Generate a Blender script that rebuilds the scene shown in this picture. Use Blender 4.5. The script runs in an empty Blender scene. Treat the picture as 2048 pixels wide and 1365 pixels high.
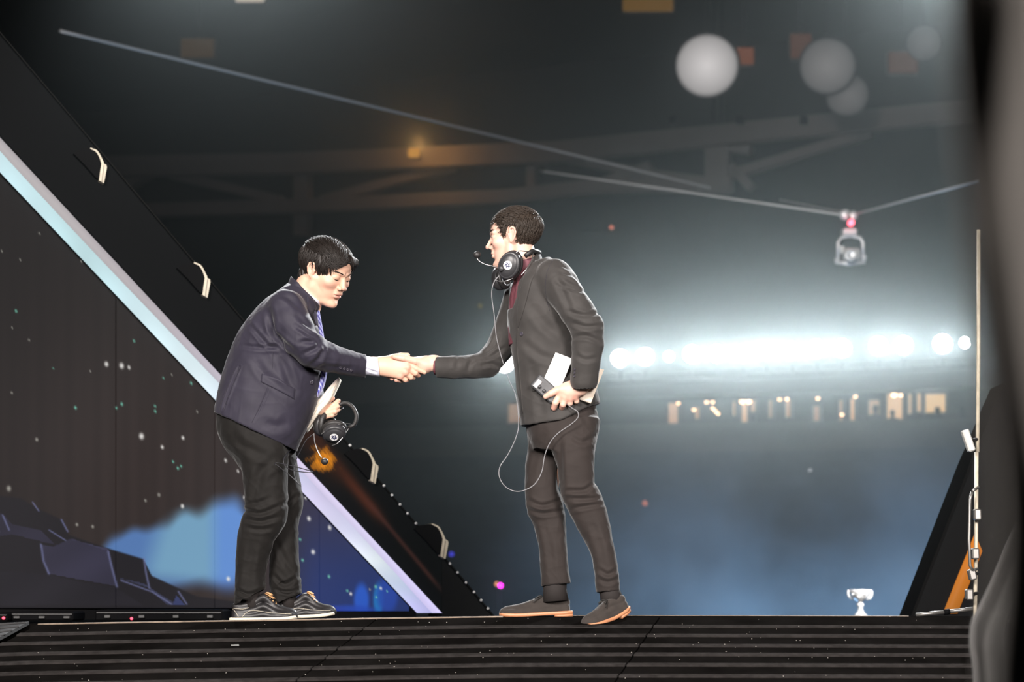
import bpy, math, random
import numpy as np
from mathutils import Vector, Matrix
from mathutils.bvhtree import BVHTree
random.seed(7); np.random.seed(7)
scene = bpy.context.scene
COL = scene.collection
R = math.radians

# ------------------------------------------------------------------ camera
F = 4000.0; HZ = 1188.0; CAMZ = 0.10; D0 = 8.5
TILT = math.atan((HZ - 682.5) / F)
cam = bpy.data.cameras.new('camera'); camo = bpy.data.objects.new('camera', cam); COL.objects.link(camo)
camo.location = (0, 0, CAMZ); camo.rotation_euler = (math.pi / 2 + TILT, 0, 0)
cam.sensor_width = 36; cam.sensor_fit = 'HORIZONTAL'; cam.lens = F * 36 / 2048
cam.clip_start = 0.05; cam.clip_end = 400
cam.dof.use_dof = True; cam.dof.focus_distance = 8.55; cam.dof.aperture_fstop = 2.8; cam.dof.aperture_blades = 0
scene.camera = camo

# ------------------------------------------------------------------ colour management, world, lights
scene.view_settings.view_transform = 'Standard'; scene.view_settings.look = 'None'
scene.view_settings.gamma = 1; scene.view_settings.exposure = 0.0; scene.view_settings.use_curve_mapping = False
cy = scene.cycles
cy.use_denoising = True
cy.max_bounces = 5; cy.diffuse_bounces = 2; cy.glossy_bounces = 2; cy.transmission_bounces = 3; cy.volume_bounces = 0
cy.transparent_max_bounces = 4; cy.caustics_reflective = False; cy.caustics_refractive = False
cy.volume_step_rate = 4.0; cy.volume_max_steps = 48
cy.sample_clamp_indirect = 4.0
FLOOD_E, FLOOD_W, WIN_E, HAZE, HAZE_G, SMOKE, SMOKE_W = 60, 88, 0.85, 0.006, 0.94, 0.62, 250
w = bpy.data.worlds.new('world'); scene.world = w; w.use_nodes = True
bg = w.node_tree.nodes['Background']; bg.inputs[0].default_value = (0.5, 0.58, 0.66, 1); bg.inputs[1].default_value = WORLD = 0.012

def lamp(kind, name, loc, target, power, color, size=1.0, spot=60, blend=0.5, sizey=None):
    d = bpy.data.lights.new(name, kind); d.energy = power; d.color = color
    if kind == 'AREA':
        d.size = size
        if sizey: d.shape = 'RECTANGLE'; d.size_y = sizey
    elif kind == 'SPOT':
        d.spot_size = R(spot); d.spot_blend = blend; d.shadow_soft_size = size
    else:
        d.shadow_soft_size = size
    o = bpy.data.objects.new(name, d); COL.objects.link(o)
    o.location = loc
    o.rotation_euler = (Vector(target) - Vector(loc)).to_track_quat('-Z', 'Y').to_euler()
    return o
# front of house stage wash, high on the left and right of the camera
lamp('AREA', 'front_wash_left', (-2.5, 1.2, 3.7), (-0.4, 8.5, 0.9), 1060, (1.0, 0.93, 0.88), 1.8)
lamp('AREA', 'front_wash_right', (2.4, 0.8, 2.6), (-0.2, 8.5, 0.9), 740, (1.0, 0.92, 0.88), 1.8)
# unseen rim lights added behind the men, above the frame
lamp('SPOT', 'rim_fill_right', (3.6, 14.0, 5.2), (0.1, 8.5, 1.1), 4600, (0.95, 0.98, 1.0), 0.15, 40)
lamp('SPOT', 'rim_fill_left', (-2.2, 14.5, 5.8), (-0.4, 8.5, 1.1), 3000, (0.95, 0.98, 1.0), 0.15, 40)

# ------------------------------------------------------------------ projection helpers
CT, ST = math.cos(TILT), math.sin(TILT)
def ray(px, py):
    dx = (px - 1024.0) / F; dy = (682.5 - py) / F
    return Vector((dx, CT - dy * ST, ST + dy * CT))
def P(px, py, Y):
    d = ray(px, py); k = Y / d.y
    return Vector((0, 0, CAMZ)) + d * k
S0 = 8.567 / F          # metres per photo pixel at the men
class Plane:
    """vertical plane through two ground points"""
    def __init__(s, pxa, ya, pxb, yb):
        a = P(pxa, HZ, ya); b = P(pxb, HZ, yb)
        s.u = Vector((b.x - a.x, b.y - a.y, 0)).normalized()
        s.n = Vector((-s.u.y, s.u.x, 0))        # away from the camera
        if s.n.y < 0: s.n = -s.n
        s.a = Vector((a.x, a.y, 0))
    def at(s, px, py, off=0.0):                  # off > 0 towards the camera
        d = ray(px, py); o = Vector((0, 0, CAMZ)); a = s.a - s.n * off
        k = (a - o).dot(s.n) / d.dot(s.n)
        return o + d * k
class Depth:
    def __init__(s, y): s.y = y; s.n = Vector((0, 1, 0))
    def at(s, px, py, off=0.0): return P(px, py, s.y - off)

# ------------------------------------------------------------------ object helpers
def link(o, parent=None):
    COL.objects.link(o)
    if parent is not None: o.parent = parent
    return o
def tag(o, label=None, cat=None, group=None, kind=None):
    if label: o['label'] = label
    if cat: o['category'] = cat
    if group: o['group'] = group
    if kind: o['kind'] = kind
    return o
def empty(name, loc=(0, 0, 0), label=None, cat=None, group=None, kind=None):
    o = bpy.data.objects.new(name, None); o.location = loc; o.empty_display_size = 0.1
    link(o); return tag(o, label, cat, group, kind)
def root_of(o):
    while o.parent is not None: o = o.parent
    return o
def mesh(name, verts, faces, mat=None, parent=None, smooth=False, cols=None, origin=None):
    """verts in world space; stored relative to the root of the thing"""
    v = np.asarray(verts, dtype=np.float64).reshape(-1, 3)
    if parent is not None: off = np.array(root_of(parent).location)
    elif origin is not None: off = np.array(origin)
    else:
        off = np.array([(v[:, 0].min() + v[:, 0].max()) / 2, (v[:, 1].min() + v[:, 1].max()) / 2, v[:, 2].min()])
    me = bpy.data.meshes.new(name)
    if isinstance(faces, np.ndarray):
        n = len(faces); k = faces.shape[1]
        me.vertices.add(len(v)); me.vertices.foreach_set('co', (v - off).astype(np.float32).ravel())
        me.loops.add(n * k); me.loops.foreach_set('vertex_index', faces.astype(np.int32).ravel())
        me.polygons.add(n); me.polygons.foreach_set('loop_start', np.arange(0, n * k, k, dtype=np.int32))
        me.polygons.foreach_set('loop_total', np.full(n, k, dtype=np.int32))
        me.update(calc_edges=True); me.validate()
    else:
        me.from_pydata([tuple(x) for x in (v - off)], [], faces); me.update()
    if smooth: me.polygons.foreach_set('use_smooth', [True] * len(me.polygons))
    if cols is not None:
        a = me.color_attributes.new('Col', 'FLOAT_COLOR', 'POINT')
        c = np.ones((len(v), 4), np.float32); c[:, :3] = cols
        a.data.foreach_set('color', c.ravel())
    if mat is not None: me.materials.append(mat)
    o = bpy.data.objects.new(name, me)
    if parent is None: o.location = off
    return link(o, parent)
class MB:
    """collects simple shapes into one mesh"""
    def __init__(s): s.v = []; s.f = []
    def add(s, v, f):
        b = len(s.v); s.v += [tuple(x) for x in v]; s.f += [[i + b for i in q] for q in f]; return s
    def box(s, c, half, rot=None):
        c = Vector(c); vs = []
        for x in (-1, 1):
            for y in (-1, 1):
                for z in (-1, 1):
                    p = Vector((x * half[0], y * half[1], z * half[2]))
                    vs.append(c + (rot @ p if rot is not None else p))
        return s.add(vs, [(0, 1, 3, 2), (4, 6, 7, 5), (0, 4, 5, 1), (2, 3, 7, 6), (0, 2, 6, 4), (1, 5, 7, 3)])
    def bbox_bevel(s, c, half, bev, rot=None):
        """box with chamfered edges: three crossed shells hulled by hand"""
        c = Vector(c); hx, hy, hz = half; b = bev; pts = []
        for sx in (-1, 1):
            for sy in (-1, 1):
                for sz in (-1, 1):
                    pts.append(((sx * (hx - b), sy * (hy - b), sz * hz), (sx * (hx - b), sy * hy, sz * (hz - b)), (sx * hx, sy * (hy - b), sz * (hz - b))))
        vs = [Vector(p) for t in pts for p in t]
        I = lambda a, bb, d, k: ((a * 2 + bb) * 2 + d) * 3 + k
        f = []
        for d in (0, 1):
            q = [I(0, 0, d, 0), I(1, 0, d, 0), I(1, 1, d, 0), I(0, 1, d, 0)]; f.append(q if d else q[::-1])
            q = [I(0, d, 0, 1), I(1, d, 0, 1), I(1, d, 1, 1), I(0, d, 1, 1)]; f.append(q[::-1] if d else q)
            q = [I(d, 0, 0, 2), I(d, 1, 0, 2), I(d, 1, 1, 2), I(d, 0, 1, 2)]; f.append(q if d else q[::-1])
        for a in (0, 1):
            for bb in (0, 1):
                f.append([I(0, a, bb, 0), I(1, a, bb, 0), I(1, a, bb, 1), I(0, a, bb, 1)])
                f.append([I(a, 0, bb, 0), I(a, 1, bb, 0), I(a, 1, bb, 2), I(a, 0, bb, 2)])
                f.append([I(a, bb, 0, 1), I(a, bb, 1, 1), I(a, bb, 1, 2), I(a, bb, 0, 2)])
                for d in (0, 1): f.append([I(a, bb, d, 0), I(a, bb, d, 1), I(a, bb, d, 2)])
        return s.add([c + (rot @ p if rot is not None else p) for p in vs], f)
    def tube(s, pts, r, n=8, cap=True):
        pts = [Vector(p) for p in pts]; m = len(pts)
        rs = r if hasattr(r, '__len__') else [r] * m
        t0 = (pts[1] - pts[0]).normalized()
        up = Vector((0, 0, 1)) if abs(t0.z) < 0.9 else Vector((1, 0, 0))
        nx = t0.cross(up).normalized(); vs = []
        for i in range(m):
            t = (pts[min(i + 1, m - 1)] - pts[max(i - 1, 0)]).normalized()
            nx = (nx - t * nx.dot(t)).normalized(); ny = t.cross(nx)
            for k in range(n):
                a = 2 * math.pi * k / n
                vs.append(pts[i] + (nx * math.cos(a) + ny * math.sin(a)) * rs[i])
        f = []
        for i in range(m - 1):
            for k in range(n):
                f.append((i * n + k, i * n + (k + 1) % n, (i + 1) * n + (k + 1) % n, (i + 1) * n + k))
        if cap: f.append(list(range(n))[::-1]); f.append([(m - 1) * n + k for k in range(n)])
        return s.add(vs, f)
    def lathe(s, prof, c, axis=(0, 0, 1), n=20):
        """prof: list of (radius, height) along axis"""
        ax = Vector(axis).normalized(); c = Vector(c)
        q = Vector((0, 0, 1)).rotation_difference(ax)
        vs = []; f = []
        for (r, h) in prof:
            for k in range(n):
                a = 2 * math.pi * k / n
                vs.append(c + q @ Vector((r * math.cos(a), r * math.sin(a), h)))
        for i in range(len(prof) - 1):
            for k in range(n):
                f.append((i * n + k, i * n + (k + 1) % n, (i + 1) * n + (k + 1) % n, (i + 1) * n + k))
        f.append(list(range(n))[::-1]); f.append([(len(prof) - 1) * n + k for k in range(n)])
        return s.add(vs, f)
    def slab(s, poly, plane, thick, off=0.0):
        """photo-pixel outline unprojected onto a plane of the place, given real thickness away from the viewer"""
        a = [plane.at(x, y, off) for x, y in poly]; n = plane.n * thick
        m = len(a); vs = a + [p + n for p in a]
        f = [list(range(m)), [m + i for i in range(m)][::-1]]
        for i in range(m): f.append((i, i + m, (i + 1) % m + m, (i + 1) % m))
        return s.add(vs, f)
    def obj(s, name, mat, parent=None, smooth=False, origin=None):
        o = mesh(name, s.v, s.f, mat, parent, smooth, origin=origin)
        me = o.data
        import bmesh
        b = bmesh.new(); b.from_mesh(me); bmesh.ops.recalc_face_normals(b, faces=b.faces); b.to_mesh(me); b.free()
        return o
def smooth_curve(pts, n=8):
    """Catmull-Rom through points of any dimension"""
    p = np.asarray(pts, float); out = []
    for i in range(len(p) - 1):
        p0, p1, p2, p3 = p[max(i - 1, 0)], p[i], p[i + 1], p[min(i + 2, len(p) - 1)]
        for k in range(n):
            t = k / n
            out.append(0.5 * ((2 * p1) + (-p0 + p2) * t + (2 * p0 - 5 * p1 + 4 * p2 - p3) * t * t + (-p0 + 3 * p1 - 3 * p2 + p3) * t ** 3))
    out.append(p[-1]); return np.array(out)

# ------------------------------------------------------------------ materials
MATS = {}
def mat(name, color=(0.5, 0.5, 0.5), rough=0.6, metal=0.0, spec=0.5, bump=None, sheen=0.0, sss=0.0, var=None, emit=None, col=False, coat=0.0, stretch=None):
    """bump=(scale,strength); var=(scale,amount) mottles the base colour; col: base colour from attribute Col"""
    if name in MATS: return MATS[name]
    m = bpy.data.materials.new(name); m.use_nodes = True; nt = m.node_tree; b = nt.nodes['Principled BSDF']
    L = nt.links.new
    b.inputs['Base Color'].default_value = (*color, 1); b.inputs['Roughness'].default_value = rough; b.inputs['Metallic'].default_value = metal
    b.inputs['Specular IOR Level'].default_value = spec
    if sheen: b.inputs['Sheen Weight'].default_value = sheen; b.inputs['Sheen Roughness'].default_value = 0.4
    if coat: b.inputs['Coat Weight'].default_value = coat
    if sss:
        b.inputs['Subsurface Weight'].default_value = sss; b.inputs['Subsurface Radius'].default_value = (1.0, 0.35, 0.2); b.inputs['Subsurface Scale'].default_value = 0.008
    tc = nt.nodes.new('ShaderNodeTexCoord'); mp = nt.nodes.new('ShaderNodeMapping'); L(tc.outputs['Object'], mp.inputs[0])
    if stretch: mp.inputs['Scale'].default_value = stretch
    src = None
    if col:
        a = nt.nodes.new('ShaderNodeAttribute'); a.attribute_name = 'Col'; src = a.outputs['Color']
    if var:
        n = nt.nodes.new('ShaderNodeTexNoise'); n.inputs['Scale'].default_value = var[0]; n.inputs['Detail'].default_value = 5; L(mp.outputs[0], n.inputs['Vector'])
        r = nt.nodes.new('ShaderNodeMapRange'); r.inputs['From Min'].default_value = 0.3; r.inputs['From Max'].default_value = 0.7
        r.inputs['To Min'].default_value = 1 - var[1]; r.inputs['To Max'].default_value = 1 + var[1]; L(n.outputs[0], r.inputs[0])
        mx = nt.nodes.new('ShaderNodeMix'); mx.data_type = 'RGBA'; mx.blend_type = 'MULTIPLY'; mx.inputs[0].default_value = 1
        if src: L(src, mx.inputs[6])
        else: mx.inputs[6].default_value = (*color, 1)
        L(r.outputs[0], mx.inputs[7]); src = mx.outputs[2]
    if src: L(src, b.inputs['Base Color'])
    if bump:
        n = nt.nodes.new('ShaderNodeTexNoise'); n.inputs['Scale'].default_value = bump[0]; n.inputs['Detail'].default_value = 6; L(mp.outputs[0], n.inputs['Vector'])
        bp = nt.nodes.new('ShaderNodeBump'); bp.inputs['Strength'].default_value = bump[1]; bp.inputs['Distance'].default_value = bump[2] if len(bump) > 2 else 0.01
        L(n.outputs[0], bp.inputs['Height']); L(bp.outputs[0], b.inputs['Normal'])
    if emit:
        b.inputs['Emission Color'].default_value = (*emit[:3], 1); b.inputs['Emission Strength'].default_value = emit[3]
        if col and src: L(src, b.inputs['Emission Color']); 
    MATS[name] = m; return m

# ------------------------------------------------------------------ signed-distance modelling (numpy) in photo-pixel-sized units
class Field:
    def __init__(s, lo, hi, h):
        s.lo = np.array(lo, float); s.h = h
        s.n = np.maximum(((np.array(hi, float) - s.lo) / h).astype(int) + 1, 4)
        s.d = np.full(tuple(s.n), 1e3, np.float32)
    def _sl(s, lo, hi):
        a = np.clip(np.floor((np.array(lo) - s.lo) / s.h).astype(int), 0, s.n); b = np.clip(np.ceil((np.array(hi) - s.lo) / s.h).astype(int) + 1, 0, s.n)
        if np.any(b - a < 1): return None, None
        g = [(s.lo[i] + s.h * np.arange(a[i], b[i])).astype(np.float32) for i in range(3)]
        return (slice(a[0], b[0]), slice(a[1], b[1]), slice(a[2], b[2])), np.meshgrid(*g, indexing='ij', sparse=True)
    def op(s, fn, lo, hi, k=0.0, mode='u'):
        m = max(k * 1.2, 0) + 4 * s.h
        if mode == 'i': lo = s.lo; hi = s.lo + s.n * s.h; m = 0
        sl, g = s._sl(np.array(lo) - m, np.array(hi) + m)
        if sl is None: return s
        e = fn(*g).astype(np.float32); d = s.d[sl]
        if mode == 's': e = -e
        if mode in ('s', 'i'):
            if k > 0:
                hh = np.clip(0.5 - 0.5 * (d - e) / k, 0, 1); s.d[sl] = d * (1 - hh) + e * hh + k * hh * (1 - hh)
            else: s.d[sl] = np.maximum(d, e)
        else:
            if k > 0:
                hh = np.clip(0.5 + 0.5 * (d - e) / k, 0, 1); s.d[sl] = d * (1 - hh) + e * hh - k * hh * (1 - hh)
            else: s.d[sl] = np.minimum(d, e)
        return s
    def cone(s, a, b, ra, rb, k=0.0, mode='u', flat=None):
        """rounded cone; flat=(nx,ny,nz,f) squeezes the section along n by f"""
        a = np.array(a, float); b = np.array(b, float); ab = b - a; L2 = max(ab @ ab, 1e-9)
        R_ = max(ra, rb) * (max(1, flat[3]) if flat else 1)
        def fn(x, y, z):
            px, py, pz = x - a[0], y - a[1], z - a[2]
            t = np.clip((px * ab[0] + py * ab[1] + pz * ab[2]) / L2, 0, 1)
            qx, qy, qz = px - ab[0] * t, py - ab[1] * t, pz - ab[2] * t
            f = 1.0
            if flat:
                n0, n1, n2, f = flat; dn = (qx * n0 + qy * n1 + qz * n2) * (1 / f - 1)
                qx, qy, qz = qx + n0 * dn, qy + n1 * dn, qz + n2 * dn
            return (np.sqrt(qx * qx + qy * qy + qz * qz) - (ra + (rb - ra) * t)) * min(1.0, f)
        return s.op(fn, np.minimum(a, b) - R_, np.maximum(a, b) + R_, k, mode)
    def chain(s, pts, k=0.0, kk=None, mode='u', flat=None):
        for i in range(len(pts) - 1):
            s.cone(pts[i][:3], pts[i + 1][:3], pts[i][3], pts[i + 1][3], k if (i == 0 or kk is None) else kk, mode, flat)
        return s
    def ell(s, c, r, k=0.0, mode='u', rot=None):
        c = np.array(c, float); r = np.array(r, float); M = np.eye(3) if rot is None else np.array(rot)
        def fn(x, y, z):
            p0, p1, p2 = x - c[0], y - c[1], z - c[2]
            q = [M[0, i] * p0 + M[1, i] * p1 + M[2, i] * p2 for i in range(3)]
            k0 = np.sqrt((q[0] / r[0]) ** 2 + (q[1] / r[1]) ** 2 + (q[2] / r[2]) ** 2)
            k1 = np.sqrt((q[0] / r[0] ** 2) ** 2 + (q[1] / r[1] ** 2) ** 2 + (q[2] / r[2] ** 2) ** 2)
            return k0 * (k0 - 1) / np.maximum(k1, 1e-6)
        R_ = r.max() if rot is not None else r
        return s.op(fn, c - R_, c + R_, k, mode)
    def plane(s, p, n, k=0.0):
        """keep the side the normal points away from"""
        p = np.array(p, float); n = np.array(n, float); n = n / np.linalg.norm(n)
        return s.op(lambda x, y, z: (x - p[0]) * n[0] + (y - p[1]) * n[1] + (z - p[2]) * n[2], s.lo, s.lo, k, 'i')
    def loft(s, rings, k=6.0, kk=3.0, mode='u', sub=5, ex=2.3):
        """rings: (x, y, z, half-width in the picture plane, half-depth); flat-ended segments along a smooth spine"""
        rr = smooth_curve(rings, sub); m = np.maximum(rr[:, 3], rr[:, 4]).max()
        lo = rr[:, :3].min(0) - m; hi = rr[:, :3].max(0) + m
        sl, g = s._sl(lo - k * 1.2 - 4 * s.h, hi + k * 1.2 + 4 * s.h)
        tmp = Field((0, 0, 0), (1, 1, 1), 1); tmp.lo = np.array([g[0].flat[0], g[1].flat[0], g[2].flat[0]], float); tmp.h = s.h
        tmp.n = np.array([g[0].size, g[1].size, g[2].size]); tmp.d = np.full(tuple(tmp.n), 1e3, np.float32)
        T = np.gradient(rr[:, :3], axis=0); T /= np.linalg.norm(T, axis=1)[:, None]
        Uu = np.cross(T, [0, 1, 0]); Uu /= np.linalg.norm(Uu, axis=1)[:, None]; Vv = np.cross(Uu, T)
        last = len(rr) - 2
        for i in range(len(rr) - 1):
            a, b = rr[i], rr[i + 1]
            def fn(x, y, z, i=i, a=a, b=b):
                p0, p1, p2 = x - a[0], y - a[1], z - a[2]; q0, q1, q2 = x - b[0], y - b[1], z - b[2]
                da = p0 * T[i][0] + p1 * T[i][1] + p2 * T[i][2]; db = -(q0 * T[i + 1][0] + q1 * T[i + 1][1] + q2 * T[i + 1][2])
                t = np.clip(da / np.maximum(da + db, 1e-6), 0, 1)
                c = [p0 - (b[0] - a[0]) * t, p1 - (b[1] - a[1]) * t, p2 - (b[2] - a[2]) * t]
                hw = a[3] + (b[3] - a[3]) * t; hd = a[4] + (b[4] - a[4]) * t
                uu = np.abs(sum(c[j] * (Uu[i][j] + (Uu[i + 1][j] - Uu[i][j]) * t) for j in range(3))) / hw
                vv = np.abs(sum(c[j] * (Vv[i][j] + (Vv[i + 1][j] - Vv[i][j]) * t) for j in range(3))) / hd
                dq = ((uu ** ex + vv ** ex) ** (1 / ex) - 1) * np.minimum(hw, hd)
                over = np.maximum(-da if i == 0 else np.where(da < -1e-3, 1e3, 0), -db if i == last else np.where(db < -1e-3, 1e3, 0)); over = np.maximum(over, 0)
                return np.where(over > 0, np.where(dq > 0, np.sqrt(dq * dq + over ** 2), over), np.maximum(dq, np.maximum(-da if i == 0 else dq, -db if i == last else dq)))
            m_ = max(a[3], b[3], a[4], b[4])
            tmp.op(fn, np.minimum(a[:3], b[:3]) - m_ - k, np.maximum(a[:3], b[:3]) + m_ + k, 0, 'u')
        # interior distances of the joined spine, then one blend with what is there
        e = tmp.d; d = s.d[sl]
        if mode == 's':
            e = -e
            if k > 0: hh = np.clip(0.5 - 0.5 * (d - e) / k, 0, 1); s.d[sl] = d * (1 - hh) + e * hh + k * hh * (1 - hh)
            else: s.d[sl] = np.maximum(d, e)
        else: hh = np.clip(0.5 + 0.5 * (d - e) / max(k, 1e-3), 0, 1); s.d[sl] = d * (1 - hh) + e * hh - k * hh * (1 - hh)
        return s
    def extract(s, smooth=1):
        d = s.d
        d[0] = d[-1] = 5; d[:, 0] = d[:, -1] = 5; d[:, :, 0] = d[:, :, -1] = 5
        o = d < 0
        c = np.zeros(tuple(s.n - 1), np.int8)
        for i in (0, 1):
            for j in (0, 1):
                for k in (0, 1):
                    c += o[i:s.n[0] - 1 + i, j:s.n[1] - 1 + j, k:s.n[2] - 1 + k]
        act = np.argwhere((c > 0) & (c < 8)); idx = np.full(tuple(s.n - 1), -1, np.int32); idx[tuple(act.T)] = np.arange(len(act))
        acc = np.zeros((len(act), 3)); cnt = np.zeros(len(act))
        cs = [(i, j, k) for i in (0, 1) for j in (0, 1) for k in (0, 1)]
        for p in cs:
            for ax in range(3):
                if p[ax]: continue
                q = list(p); q[ax] = 1
                da = d[tuple((act + p).T)]; db = d[tuple((act + q).T)]
                m = (da < 0) != (db < 0); t = da / np.where(m, da - db, 1)
                pos = np.tile(np.array(p, float), (len(act), 1)); pos[:, ax] = t
                acc[m] += pos[m]; cnt[m] += 1
        v = s.lo + s.h * (act + acc / cnt[:, None])
        faces = []
        for ax in range(3):
            a1, a2 = (ax + 1) % 3, (ax + 2) % 3
            sa = [slice(None)] * 3; sb = [slice(None)] * 3; sa[ax] = slice(0, -1); sb[ax] = slice(1, None)
            oa, ob = o[tuple(sa)], o[tuple(sb)]
            e = np.argwhere(oa != ob)
            e = e[(e[:, a1] > 0) & (e[:, a2] > 0) & (e[:, a1] < s.n[a1] - 1) & (e[:, a2] < s.n[a2] - 1)]
            fl = oa[tuple(e.T)]
            def cell(x, y):
                g = e.copy(); g[:, a1] -= x; g[:, a2] -= y; return idx[tuple(g.T)]
            q = np.stack([cell(1, 1), cell(0, 1), cell(0, 0), cell(1, 0)], 1)
            q[~fl] = q[~fl][:, ::-1]; faces.append(q)
        f = np.concatenate(faces)
        if smooth: v = lap(v, f, smooth)
        return v, f
def lap(v, f, it=1, lam=0.5):
    k = f.shape[1]
    for _ in range(it):
        acc = np.zeros_like(v); cnt = np.zeros(len(v))
        for i in range(k):
            a, b = f[:, i], f[:, (i + 1) % k]
            for j in range(3):
                acc[:, j] += np.bincount(a, v[b, j], len(v)) + np.bincount(b, v[a, j], len(v))
            cnt += np.bincount(a, minlength=len(v)) + np.bincount(b, minlength=len(v))
        v = v + lam * (acc / np.maximum(cnt, 1)[:, None] - v)
    return v
def normals(v, f):
    n = np.cross(v[f[:, 2]] - v[f[:, 0]], v[f[:, 3 if f.shape[1] == 4 else 1]] - v[f[:, 1 if f.shape[1] == 4 else 0]])
    out = np.zeros_like(v)
    for i in range(f.shape[1]):
        for j in range(3): out[:, j] += np.bincount(f[:, i], n[:, j], len(v))
    return out / np.maximum(np.linalg.norm(out, axis=1), 1e-9)[:, None]
def crease(v, f, lines, noise=None):
    """push folds into cloth: each line = (points, width, depth[, ymin, ymax]) in picture-plane units; noise=(scale,amp)"""
    n = normals(v, f); dsp = np.zeros(len(v))
    for ln in lines:
        pts, wd, dp = ln[:3]; y0, y1 = (ln[3], ln[4]) if len(ln) > 3 else (-1e3, 1e3)
        p = smooth_curve([(a, -b) for a, b in pts], 5); best = np.full(len(v), 1e9); tt = np.zeros(len(v))
        m = len(p) - 1
        for i in range(m):
            ab = p[i + 1] - p[i]; q = v[:, [0, 2]] - p[i]
            t = np.clip((q @ ab) / (ab @ ab), 0, 1); dd = np.linalg.norm(q - t[:, None] * ab, axis=1)
            u = dd < best; best[u] = dd[u]; tt[u] = (i + t[u]) / m
        fade = np.sin(np.clip(tt, 0.03, 0.97) * math.pi) ** 0.6
        g = np.exp(-(best / wd) ** 2) - 0.55 * np.exp(-((best - 1.9 * wd) / (0.9 * wd)) ** 2)
        ok = (v[:, 1] > y0) & (v[:, 1] < y1)
        dsp -= 1.4 * dp * g * fade * ok
    if noise:
        sc, am = noise
        rs = np.random.RandomState(3)
        for k in range(9):
            w_ = rs.normal(size=3) * sc * (1 + 0.35 * k); ph = rs.rand() * 6.28
            dsp += am * np.sin(v @ w_ + ph) / (1 + 0.4 * k)
        for k in range(7):                       # sharper pull folds: warped ridges that come and go
            w_ = rs.normal(size=3) * np.array([1, .8, 1]) * sc * 2.6; w2 = rs.normal(size=3) * sc * 1.1; w3 = rs.normal(size=3) * sc * 0.9; ph = rs.rand(3) * 6.28
            s_ = np.sin(v @ w_ + 1.6 * np.sin(v @ w2 + ph[0]) + ph[1]); gate = np.clip(np.sin(v @ w3 + ph[2]) - 0.15, 0, 1)
            dsp += am * 1.3 * gate * (np.exp(-((1 - s_) * 3.0)) - 0.35 * np.exp(-((1 + s_) * 2.0)))
    return v + n * dsp[:, None]
def U2W(v):
    """picture-plane units (px, depth, -py) at the men -> metres"""
    v = np.asarray(v, float)
    dx = (v[:, 0] - 1024) / F; dy = (682.5 + v[:, 2]) / F
    ry = CT - dy * ST; k = D0 / ry
    return np.stack([dx * k, np.full(len(v), D0) + v[:, 1] * S0, CAMZ + (ST + dy * CT) * k], 1)
def u(px, py, w=0.0): return (float(px), float(w), -float(py))
def uw(px, py, w=0.0): return Vector(U2W(np.array([[px, w, -py]]))[0])
def fld(px0, px1, py0, py1, w0, w1, h): return Field((px0, w0, -py1), (px1, w1, -py0), h)
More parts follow.
